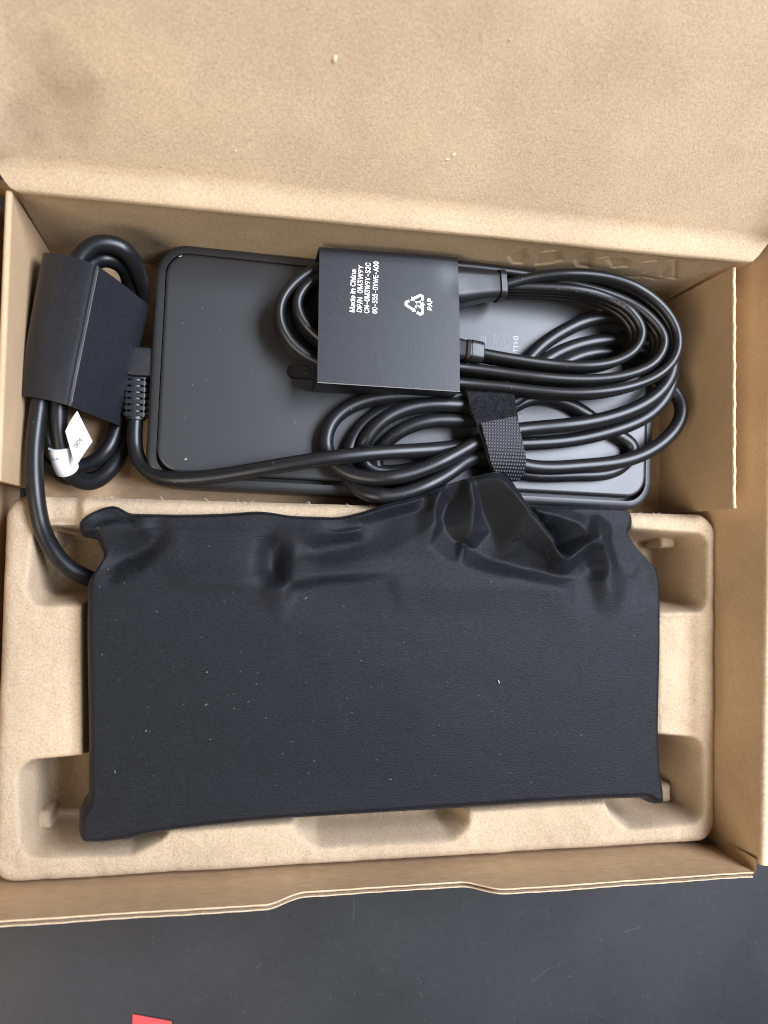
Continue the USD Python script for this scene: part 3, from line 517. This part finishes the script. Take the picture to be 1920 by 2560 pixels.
# pressed lettering along the inner loop
ct, cb, cn = frames(cp, True); dark = []
start = np.argmin(np.linalg.norm(cp - A(1390, 720, 46), axis=1) + np.where(np.arange(len(cp)) < len(cp) * 0.6, 9, 0)); s_ = 0.0
for ch in 'SCI-TECH GROUP GREEN':
    if ch != ' ':
        k = min(start + int(s_ / 0.0010), len(cp) - 1); g_ = meshkit.text_mesh(ch, 0.0009, 0.00005); v = np.array(g_.vertices)
        nn = 0.78 * cn[k] + 0.62 * cb[k]; up_ = np.cross(nn, ct[k]); o = cp[k] + nn * 0.00215
        dark.append(trimesh.Trimesh(o + v[:, :1] * ct[k] * 1.5 + v[:, 1:2] * up_ + v[:, 2:] * nn, g_.faces, process=False))
    s_ += 0.00165
part(cord, 'pressed_lettering', cat(*dark), M_faint2, smooth=False)

# ------------------------------------------------------------------ printed card sleeve round the mains cord
sv_ = thing('card_sleeve', 'flat black card sleeve with white print wrapped round the looped mains cord', 'paper sleeve', A(970, 800, 31))
zt_, zb_ = 50.5, 31.2
tl, tr, br, bl = A(799, 612, zt_), A(1146, 637, zt_), A(1150, 979, zt_), A(793, 956, zt_)
def sleeve_ring(a, b, n=9):
    """Closed outline of the sleeve between its back point a and front point b (at the top), rounded over at the back."""
    d_ = (b - a) * [1, 1, 0]; Lh = np.linalg.norm(d_); d_ /= Lh; H = (zt_ - zb_) / 1000; pts = []
    for s, h in [(0.0, -H * 0.5), (0.0, -0.004)]: pts.append(a + d_ * s + [0, 0, h])
    for t in np.linspace(180, 90, n): pts.append(a + d_ * (0.003 + 0.003 * math.cos(math.radians(t))) + [0, 0, -0.003 + 0.003 * math.sin(math.radians(t))])
    for s in np.linspace(0.1, 0.98, 14): pts.append(a + d_ * Lh * s + [0, 0, 0.0003 * math.sin(math.pi * s)])
    pts += [b + [0, 0, 0.0], b + [0, 0, -0.0007] + d_ * 0.0003, b + d_ * 0.0004 + [0, 0, -H * 0.55], b + [0, 0, -H], b - d_ * 0.004 + [0, 0, -H], a + d_ * 0.006 + [0, 0, -H], a + d_ * 0.001 + [0, 0, -H * 0.9]]
    return np.array(pts)
ra, rb = sleeve_ring(tl, bl), sleeve_ring(tr, br); w = np.linspace(0, 1, 40)[:, None, None]; So = ra[None] * (1 - w) + rb[None] * w
wav = 0.0006 * np.exp(-((1 - w) / 0.10) ** 2)
So = So - [0, 0, 1] * wav * (np.arange(So.shape[1]) < 14)[None, :, None]
cen = So.mean(1, keepdims=True); Si = cen + (So - cen) * [1, 0.985, 0.96]
def ring_shell(o, i):
    e0, e1 = np.stack([o[0], i[0]]), np.stack([o[-1], i[-1]]); return cat(flip(grid(o, close_v=True)), grid(i, close_v=True), grid(e0, close_v=True), flip(grid(e1, close_v=True)))
card = part(sv_, 'card_wrap', ring_shell(So, Si), M_sleeve, smooth=30)
fe = So[:, 9 + 2 + 14 - 0] + [0, -0.00002, 0.00004]
part(card, 'worn_fold', tube(fe, 0.00016, 6), M_fold, label='pale worn crease along the sleeve\'s front edge')
zt2 = (zt_ + 0.42) / 1000; ptx = []
for s, px, py, h, wm in (('Made in China', 886, 783, 0.00200, 1.0), ('DP/N  0M3W9Y', 904, 783, 0.00200, 0.97), ('CN-0M3W9Y-S2C', 922, 785, 0.00200, 0.98), ('00-555-0YWE-A00', 942, 786, 0.00200, 0.97)):
    a = A(px, py, zt_); ln_ = {'Made in China': 108, 'DP/N  0M3W9Y': 119, 'CN-0M3W9Y-S2C': 127, '00-555-0YWE-A00': 131}[s]
    t_ = meshkit.text_mesh(s, h, 0.0001, True); wid = t_.bounds[1, 0]; target = np.linalg.norm(A(px, py - ln_, zt_) - a); ptx.append(txt(s, h, (a[0], a[1], zt2), math.pi / 2 - 0.01, None, None, '', True, 0.00006, wmul=target / wid))
part(card, 'printed_text', cat(*ptx), M_white, smooth=False)
# the recycling triangle with 21 inside and PAP below, lying on its side
c0 = A(1040, 762, zt_); S_ = 0.0086; tri = []
vert = [np.array([math.cos(math.radians(90 + 120 * k)), math.sin(math.radians(90 + 120 * k))]) * S_ * 0.60 for k in range(3)]
for k in range(3):
    a, b, c = vert[k], vert[(k + 1) % 3], vert[(k + 2) % 3]; u1, u2 = (a - c) / np.linalg.norm(a - c), (b - a) / np.linalg.norm(b - a)
    path = shapely.LineString([a - u1 * S_ * 0.30, a - u1 * S_ * 0.12, a + u2 * S_ * 0.12 , a + u2 * S_ * 0.52]); bar = path.buffer(S_ * 0.062, cap_style='flat', join_style='round')
    e = a + u2 * S_ * 0.52; nrm2 = np.array([-u2[1], u2[0]]); head_ = Polygon([e + nrm2 * S_ * 0.13, e - nrm2 * S_ * 0.13, e + u2 * S_ * 0.16]); tri.append(bar.union(head_))
rot = lambda g: affinity.translate(affinity.rotate(g, 90, origin=(0, 0)), c0[0], c0[1])
sym = [extrude(rot(g), zt2, zt2 + 0.00006) for g in tri]
w21 = meshkit.text_mesh('21', 0.0021, 0.0001, True).bounds[1, 0]; wp = meshkit.text_mesh('PAP', 0.0019, 0.0001, True).bounds[1, 0]
pp = A(1079, 778, zt_); p21 = c0 + [0.0012 - 0.0002, 0, 0]
sym += [txt('21', 0.0021, (c0[0] + 0.0018, c0[1] - w21 / 2, zt2), math.pi / 2, None, None, '', True), txt('PAP', 0.0019, (pp[0], pp[1], zt2), math.pi / 2, None, None, '', True)]
part(card, 'recycling_mark', cat(*sym), M_white, smooth=False)

# ------------------------------------------------------------------ the other cable at the left with its card wrap
cb_ = thing('coiled_cable', 'thick round black cable coiled at the left wall and running down into the pulp tray', 'cable', A(200, 900, 8))
left = [(300, 1480, 24), (270, 1465, 26), (232, 1450, 29), (180, 1425, 33), (130, 1372, 38), (100, 1300, 42.5), (88, 1220, 44), (86, 1130, 43), (98, 1020, 42), (118, 900, 42), (150, 760, 46), (190, 660, 50), (240, 612, 51), (300, 618, 49), (342, 672, 40), (352, 745, 25), (332, 850, 16),
    (312, 950, 14), (295, 1060, 13), (262, 1130, 15), (205, 1165, 14), (150, 1148, 16), (112, 1085, 20), (105, 1010, 26), (120, 900, 34), (160, 760, 40), (205, 680, 44), (252, 648, 44), (300, 660, 40), (325, 715, 30), (315, 820, 17), (300, 940, 10),
    (298, 1050, 8.5), (282, 1130, 8.5), (240, 1180, 8.5), (180, 1195, 9), (110, 1150, 12), (68, 1080, 20), (58, 1000, 26), (80, 900, 32), (130, 780, 36), (180, 740, 36), (200, 800, 36), (165, 900, 40), (147, 1000, 41), (146, 1060, 40), (150, 1110, 38), (162, 1160, 34), (190, 1196, 27), (228, 1205, 21), (272, 1178, 15), (306, 1120, 10), (318, 1060, 8)]
lc = spline(AA(left), 0.0010); part(cb_, 'round_cable', tube(lc, 0.0033, 22), M_cable, smooth=True)
# white flag label folded round the cable
k0 = np.argmin(np.linalg.norm(lc - A(152, 1118, 38), axis=1)); k1 = np.argmin(np.linalg.norm(lc - A(164, 1180, 33), axis=1) + np.where(np.arange(len(lc)) < k0, 9, 0)); seg = lc[k0:k1 + 1]
flag = part(cb_, 'label_wrap', tube(seg, 0.0045, 26), M_label, label='white paper flag label wrapped round the cable')
fq = AA([(163, 1078, 45), (193, 1028, 47), (231, 1104, 45), (189, 1170, 41)]); u_ = np.linspace(0, 1, 14)[:, None, None]; v_ = np.linspace(0, 1, 14)[None, :, None]
Fl = (fq[0] * (1 - u_) + fq[1] * u_) * (1 - v_) + (fq[3] * (1 - u_) + fq[2] * u_) * v_; Fl = Fl + [0, 0, 0.0012] * np.sin(np.pi * u_)
fn = np.cross(fq[3] - fq[0], fq[1] - fq[0]); fn /= np.linalg.norm(fn); fn = fn if fn[2] > 0 else -fn
sheet = shell(Fl, Fl - fn * 0.00025); part(flag, 'label_flag', sheet, M_label, smooth=50)
def on_flag(s, h, u, v, du, dv, wm=1.0):
    o = (fq[0] * (1 - u) + fq[1] * u) * (1 - v) + (fq[3] * (1 - u) + fq[2] * u) * v + fn * 0.0002 + [0, 0, 0.0012 * math.sin(math.pi * u)]
    d1 = (fq[1] - fq[0]) / np.linalg.norm(fq[1] - fq[0]) * du + (fq[3] - fq[0]) / np.linalg.norm(fq[3] - fq[0]) * dv; d1 /= np.linalg.norm(d1); d2 = np.cross(fn, d1)
    t_ = meshkit.text_mesh(s, h, 0.00004); v2 = np.array(t_.vertices); return trimesh.Trimesh(o + v2[:, :1] * d1 * wm + v2[:, 1:2] * d2 + v2[:, 2:] * fn, t_.faces, process=False)
tx_ = [on_flag('CN-0', 0.0015, 0.93, 0.08, -1, 0), on_flag('A00', 0.0015, 0.60, 0.55, -1, 0)]
part(flag, 'label_text', cat(*tx_), M_ink, smooth=False)
nk = len(seg) // 3; o = seg[nk] + np.array([0.0010, -0.0002, 0.0047]); t_ = meshkit.text_mesh('-A00', 0.0015, 0.00005); v2 = np.array(t_.vertices)
r180 = math.radians(190); part(flag, 'wrap_text', trimesh.Trimesh(np.column_stack([o[0] + math.cos(r180) * v2[:, 0] - math.sin(r180) * v2[:, 1], o[1] + math.sin(r180) * v2[:, 0] + math.cos(r180) * v2[:, 1], o[2] - 0.0006 * (v2[:, 0] / 0.0025) ** 2 + v2[:, 2]]), t_.faces, process=False), M_ink, smooth=False)
cw = thing('card_wrap', 'plain black card wrap folded round the coiled cable at the left wall', 'paper wrap', A(190, 850, 20))
topr = AA([(112, 640, 30), (103, 631, 46), (150, 634, 52), (200, 647, 54.5), (247, 666, 55.5), (310, 712, 42), (375, 765, 27), (372, 772, 20), (300, 740, 15), (180, 680, 18)])
botr = AA([(55, 985, 26), (38, 988, 42), (80, 992, 47), (130, 1002, 49), (178, 1016, 49), (245, 1043, 34.5), (304, 1066, 19), (300, 1066, 14), (230, 1030, 13), (110, 990, 14)])
def densify(p, n=64):
    t = np.concatenate([[0], np.cumsum(np.linalg.norm(np.diff(np.vstack([p, p[:1]]), axis=0), axis=1))]); q = np.vstack([p, p[:1]]); s = np.linspace(0, 1, n, endpoint=False)
    idx = np.linspace(0, len(p), n, endpoint=False); return np.column_stack([np.interp(idx, np.arange(len(q)), q[:, k]) for k in range(3)])
ra, rb = densify(topr, 80), densify(botr, 80); fold_ = 32
sm = lambda q: np.where((np.abs(np.arange(80) - fold_) < 2)[:, None], 0.5 * q + 0.5 * gaussian_filter(q, (1.2, 0), mode='wrap'), gaussian_filter(q, (2.2, 0), mode='wrap')); ra, rb = sm(ra), sm(rb); w = np.linspace(0, 1, 40)[:, None, None]; So = ra[None] * (1 - w) + rb[None] * w
So = So + (meshkit.fbm(So * 40, 2, 31) - 0.5)[..., None] * [0, 0, 0.0016]; So[..., 2] += 0.0008 * np.sin(np.pi * w[..., 0])
cen = So.mean(1, keepdims=True); Si = cen + (So - cen) * [0.99, 0.99, 0.975]
mm = ring_shell(So, Si); part(cw, 'wrap_sheet', mm if True else mm, M_sleeve, smooth=28)
fe = So[1:-1, 32] + [0, 0, 0.00006]; part(cw, 'worn_fold', tube(fe, 0.00008, 5), M_fold)

# ------------------------------------------------------------------ black fabric pouch in the tray
pouch = thing('fabric_pouch', 'soft black fabric pouch with creased open end lying in the pulp tray', 'pouch', A(900, 1650, 14))
O_top = [(203, 1312, 38), (222, 1287, 41), (285, 1265, 43), (330, 1284, 43), (420, 1286, 43), (560, 1284, 43), (650, 1279, 43), (740, 1290, 43), (830, 1293, 43), (900, 1281, 43.5), (960, 1262, 44), (1040, 1242, 45), (1110, 1215, 47), (1190, 1190, 49), (1252, 1179, 50), (1285, 1210, 49), (1312, 1263, 44), (1400, 1266, 42), (1500, 1268, 42), (1543, 1271, 41), (1560, 1292, 40)]
O_right = [(1560, 1292, 40), (1564, 1320, 38), (1554, 1345, 38), (1572, 1377, 38), (1605, 1412, 38), (1626, 1442, 38), (1626, 1520, 37), (1625, 1650, 37), (1622, 1800, 37), (1624, 1900, 36), (1628, 1968, 34), (1626, 1992, 33)]
O_bot = [(222, 2074, 32), (268, 2082, 33), (340, 2077, 34), (370, 2070, 35), (520, 2050, 36), (740, 2030, 36), (1000, 2015, 36), (1200, 2005, 36), (1450, 1988, 36), (1580, 1983, 35), (1605, 1996, 34), (1626, 1992, 33)]
O_left = [(203, 1312, 38), (204, 1330, 37), (216, 1345, 37), (240, 1345, 37), (256, 1368, 37), (264, 1392, 37), (246, 1425, 37), (226, 1462, 37), (224, 1530, 37), (224, 1650, 37), (226, 1800, 37), (226, 1970, 36), (204, 2015, 34), (204, 2050, 33), (222, 2074, 32)]
def curve(pts, n):
    p = AA(pts); t = np.concatenate([[0], np.cumsum(np.linalg.norm(np.diff(p, axis=0), axis=1))]); s = np.linspace(0, t[-1], n); q = PchipInterpolator(t, p)(s)
    return gaussian_filter(np.pad(q, ((6, 6), (0, 0)), mode='reflect', reflect_type='odd'), (2.0, 0))[6:-6] if n > 40 else q
NU, NV = 560, 380
ct_, cbm = curve(O_top, NU), curve(O_bot, NU); cl_, cr_ = curve(O_left, NV), curve(O_right, NV)
# even out the rows: the same place along top and bottom should stand at the same x
def by_coord(c, axis, n):
    k = np.linspace(0, 1, n); a = np.maximum.accumulate(c[:, axis]) if c[-1, axis] > c[0, axis] else np.minimum.accumulate(c[:, axis]); return c
u = np.linspace(0, 1, NU)[None, :, None]; v = np.linspace(0, 1, NV)[:, None, None]
ct_[0] = cl_[0] = (ct_[0] + cl_[0]) / 2; ct_[-1] = cr_[0] = (ct_[-1] + cr_[0]) / 2; cbm[0] = cl_[-1] = (cbm[0] + cl_[-1]) / 2; cbm[-1] = cr_[-1] = (cbm[-1] + cr_[-1]) / 2
Pp = (1 - v) * ct_[None] + v * cbm[None] + (1 - u) * cl_[:, None] + u * cr_[:, None] - ((1 - u) * (1 - v) * ct_[0] + u * (1 - v) * ct_[-1] + (1 - u) * v * cbm[0] + u * v * cbm[-1])
xy = Pp[..., :2].reshape(-1, 2)
def wl(pts, z=49): return np.array([A(a, b, z)[:2] for a, b in pts])
yv = Pp[..., 1]; yb = A(900, 1450, 49)[1]
loose = sstep(yv, yb - 0.004, yb + 0.010)
zi = 0.0500 - 0.0022 * loose
creases = [                                            # (pixel x, pixel y, millimetres above the smooth cloth) along each fold
    [(1200, 1196, 3.5), (1232, 1190, 5), (1270, 1232, 6), (1320, 1297, 6), (1360, 1355, 6.5), (1384, 1388, 6)],
    [(1262, 1196, 3), (1300, 1246, 4), (1340, 1300, 4.5), (1372, 1348, 5)],
    [(1322, 1272, -1), (1345, 1292, -2), (1374, 1328, -4), (1398, 1364, -5), (1404, 1380, -3)],
    [(1183, 1208, 1.5), (1213, 1270, -2.2), (1238, 1330, -3.2), (1262, 1390, -1.5)],
    [(1165, 1201, 4.8), (1184, 1262, 3.2), (1178, 1325, 1.5), (1165, 1362, 0.0)],
    [(1148, 1222, -1.5), (1126, 1258, -3.6), (1108, 1297, -3.4)],
    [(1100, 1226, 4), (1084, 1262, 3.8), (1088, 1302, 2.5)],
    [(1092, 1222, 4), (1040, 1245, 3), (960, 1268, 2), (880, 1286, 1.2), (800, 1290, 0.5)],
    [(1070, 1266, -0.2), (1050, 1276, -0.8), (960, 1299, -1.3), (870, 1318, -0.6), (830, 1326, 0)],
    [(1108, 1312, -2.2), (1150, 1354, -2.8), (1230, 1397, -2.8), (1300, 1417, -2.2), (1400, 1440, -1.6), (1470, 1452, -1)],
    [(1040, 1345, 1.4), (1120, 1402, 1.3), (1250, 1441, 1.0), (1400, 1466, 0.5)],
    [(1285, 1340, 2.0), (1318, 1368, 0.6), (1362, 1398, 1.5)],
    [(1345, 1303, -0.5), (1392, 1312, 0.2), (1440, 1324, 1)], [(1432, 1350, -1.5), (1410, 1364, -4)],
    [(1384, 1388, 6), (1405, 1397, 5), (1428, 1387, 4), (1455, 1363, 4.5), (1487, 1341, 5.5)],
    [(1487, 1341, 5.5), (1503, 1376, 4), (1518, 1416, 3), (1512, 1446, 2)],
    [(1445, 1408, 0.3), (1464, 1396, -0.4), (1482, 1426, -2.0), (1490, 1446, -0.6)],
    [(1528, 1345, 0.6), (1545, 1408, 0.2), (1575, 1440, 0)], [(1575, 1450, -1.0), (1618, 1447, -1.2)],
    [(1325, 1279, 2), (1385, 1287, 2.2), (1442, 1308, 2.6), (1462, 1334, 2.6)], [(1445, 1284, 0.4), (1525, 1290, 0.4), (1530, 1318, 0.8)],
    [(694, 1325, -0.3), (684, 1372, -4.0), (690, 1425, -5.2), (702, 1448, -2.5)], [(738, 1350, 0.4), (724, 1395, 1.2), (716, 1432, 1.4), (712, 1458, 1.6)], [(636, 1350, 0), (630, 1420, 0), (660, 1462, -0.4)],
    [(712, 1458, 1.6), (790, 1441, 1.5), (900, 1429, 1.3), (1010, 1430, 0.7)], [(740, 1474, -0.9), (800, 1464, -1.2), (880, 1458, -1.0), (960, 1452, -0.4)],
    [(792, 1378, -1.6), (870, 1361, -2.0), (950, 1343, -0.8)], [(780, 1335, 0.9), (900, 1326, 1.0)], [(800, 1412, 0.9), (960, 1392, 0.9)],
    [(216, 1322, 1.0), (300, 1312, 1.4), (368, 1324, 1.0)], [(388, 1334, -1.6), (350, 1382, -2.8), (288, 1408, -2.2)], [(250, 1291, -1.4), (325, 1291, -2.0)], [(430, 1345, 0.5), (380, 1400, 0.4), (320, 1440, 0.2)],
    [(450, 1320, 0), (600, 1320, 0.2)], [(240, 1470, 0), (480, 1476, -0.5), (640, 1482, -0.3)], [(480, 1448, 0.4), (600, 1452, 0.5)],
    [(300, 1600, 0), (700, 1560, 0), (1100, 1540, 0), (1560, 1540, 0)], [(300, 1940, 0), (480, 1938, -0.4), (800, 1945, -0.4), (1100, 1920, 0), (1560, 1900, 0)], [(400, 1760, 0), (1500, 1720, 0)]]
cp_, cz_ = [], []
for ln in creases:
    w_ = wl([(a, b) for a, b, c in ln]); h_ = np.array([c for a, b, c in ln], float); t_ = np.concatenate([[0], np.cumsum(np.hypot(*np.diff(w_, axis=0).T))]); q_ = np.linspace(0, t_[-1], max(2, int(t_[-1] / 0.0012)))
    wob_ = 0.0009 * np.stack([meshkit.noise(np.column_stack([q_ * 150, q_ * 0, q_ * 0 + len(cp_)]), 61 + k) - 0.5 for k in (0, 1)], 1)
    cp_.append(np.column_stack([np.interp(q_, t_, w_[:, 0]), np.interp(q_, t_, w_[:, 1])]) + wob_); cz_.append(np.interp(q_, t_, h_))
bnd = np.concatenate([ct_[::6, :2], cbm[::6, :2], cl_[::6, :2], cr_[::6, :2]]); cp_.append(bnd); cz_.append(np.zeros(len(bnd)))
from scipy.interpolate import LinearNDInterpolator
hf = np.nan_to_num(LinearNDInterpolator(np.vstack(cp_), np.concatenate(cz_))(xy)) / 1000 * 1.45
nz = (meshkit.fbm(np.column_stack([xy * 26, xy[:, :1] * 0]), 3, 41) - 0.5) * 0.0009 + (meshkit.fbm(np.column_stack([xy * [60, 110], xy[:, :1] * 0]), 3, 42) - 0.5) * 0.00012
Hh = (hf + nz).reshape(NV, NU); pk = np.array([A(1330, 1320, 49)[:2]]); near = np.exp(-((np.hypot((xy[:, 0] - pk[0, 0]) / 0.045, (xy[:, 1] - pk[0, 1]) / 0.024)) ** 2)).reshape(NV, NU)
k_ = np.clip(near * 1.6, 0, 1); H = gaussian_filter(Hh, (1.9, 1.7)) * k_ + gaussian_filter(Hh, (4.6, 4.2)) * (1 - k_)
de = np.minimum(np.minimum(u[..., 0] * 0.227, (1 - u[..., 0]) * 0.227) + 0 * v[..., 0], np.minimum(v[..., 0] * 3, (1 - v[..., 0])) * 0.125 + 0 * u[..., 0])
wEdge = 0.0048; e_ = np.clip(de / wEdge, 0, 1); fz_ = np.sqrt(1 - (1 - e_) ** 2)
Pp[..., 2] = Pp[..., 2] * (1 - fz_) + (zi + H) * fz_
lo = loop(Pp); c2 = lo.mean(0); rings = [lo]
for dz, ins in ((0.003, 0.0), (0.008, 0.0006), (0.014, 0.002), (0.021, 0.004)):
    q = lo.copy(); q[:, 2] -= dz; vv = q[:, :2] - c2[:2]; q[:, :2] -= vv / np.linalg.norm(vv, axis=1, keepdims=True) * ins; rings.append(q)
part(pouch, 'pouch_body', cat(flip(grid(Pp)), grid(np.array(rings), close_v=True)), M_pouch, smooth=70)

nap_n = 60000; flat = Pp.reshape(-1, 3); ii = RNG.integers(0, len(flat), nap_n); gu, gv = np.gradient(Pp, axis=1).reshape(-1, 3)[ii], np.gradient(Pp, axis=0).reshape(-1, 3)[ii]
nn = np.cross(gv, gu); nn /= np.linalg.norm(nn, axis=1, keepdims=True) + 1e-12; nn = np.where(nn[:, 2:] < 0, -nn, nn)
base = flat[ii] + RNG.normal(0, 0.0003, (nap_n, 3)) * [1, 1, 0]; an = RNG.normal(0.05, 0.45, nap_n); ln_ = RNG.uniform(0.0004, 0.0012, nap_n)[:, None]; dr = np.column_stack([np.cos(an), np.sin(an), 0 * an]); dr -= nn * (dr * nn).sum(1, keepdims=True)
pts3 = np.stack([base + nn * 0.00002, base + dr * ln_ * 0.5 + nn * 0.00022, base + dr * ln_ + nn * 0.00012 + RNG.normal(0, 0.00012, (nap_n, 3))], 1).reshape(-1, 3)
cvp = path_for(pouch, 'fabric_nap'); cv = UsdGeom.BasisCurves.Define(stage, cvp); cv.CreateTypeAttr('linear'); cv.CreateCurveVertexCountsAttr([3] * nap_n)
cv.CreatePointsAttr([Gf.Vec3f(*map(float, p)) for p in pts3 - ORIGIN[pouch]]); cv.CreateWidthsAttr([0.000035]); cv.SetWidthsInterpolation('constant')
M_nap = usdkit.material(stage, L + 'dark_nap', {'p': ('principled_bsdf', {'base_color': (0.022, 0.023, 0.028), 'roughness': 0.55, 'specular_ior_level': 0.3})}, surface='p.BSDF')
UsdShade.MaterialBindingAPI.Apply(cv.GetPrim()).Bind(M_nap); tag(cv.GetPrim(), kind='stuff')

# ------------------------------------------------------------------ lint and dust lying on the dark things
from scipy.spatial import cKDTree
lint = []
tree = cKDTree(Pp[::4, ::4, :2].reshape(-1, 2)); zs = Pp[::4, ::4, 2].ravel()
def fibre(p, ln, r):
    a = RNG.uniform(0, 6.3); b = RNG.normal(0, 1.2); q = np.array([[0, 0, 0], [math.cos(a), math.sin(a), 0.1], [math.cos(a) + math.cos(a + b), math.sin(a) + math.sin(a + b), 0]]) * ln / 2
    return tube(p + q, r, 4)
for k in range(110):
    px, py = RNG.uniform(240, 1610), RNG.uniform(1300, 1980)
    if RNG.random() < 0.35: px, py = RNG.normal(760, 130), RNG.normal(1720, 90)
    c = A(px, py, 50)[:2]; _, i = tree.query(c); big = RNG.random() < 0.12; lint.append(fibre(np.array([*c, zs[i] + 0.0002]), RNG.uniform(0.0002, 0.0005) * (2.4 if big else 1), 0.00005 if not big else 0.00006))
for line, r, n in ((dc, 0.0031, 90), (cp, 0.00215, 40), (lc, 0.0033, 40)):
    for k in range(n):
        i = RNG.integers(0, len(line)); lint.append(fibre(line[i] + [RNG.normal(0, 0.0007), RNG.normal(0, 0.0007), r * 0.97], RNG.uniform(0.0002, 0.0005), 0.00006))
for k in range(22):
    lint.append(fibre(A(RNG.uniform(420, 800), RNG.uniform(660, 1120), 30.2), RNG.uniform(0.0002, 0.0006), 0.00006))
for px, py in ((1249, 1708), (465, 1145), (447, 641)): lint.append(fibre(A(px, py, 50.6 if py > 1300 else 30.2), 0.0014, 0.00022))
single('lint', cat(*lint), M_lint, label='pale lint fibres and dust specks scattered on the black fabric and cables', cat='lint', kind='stuff')
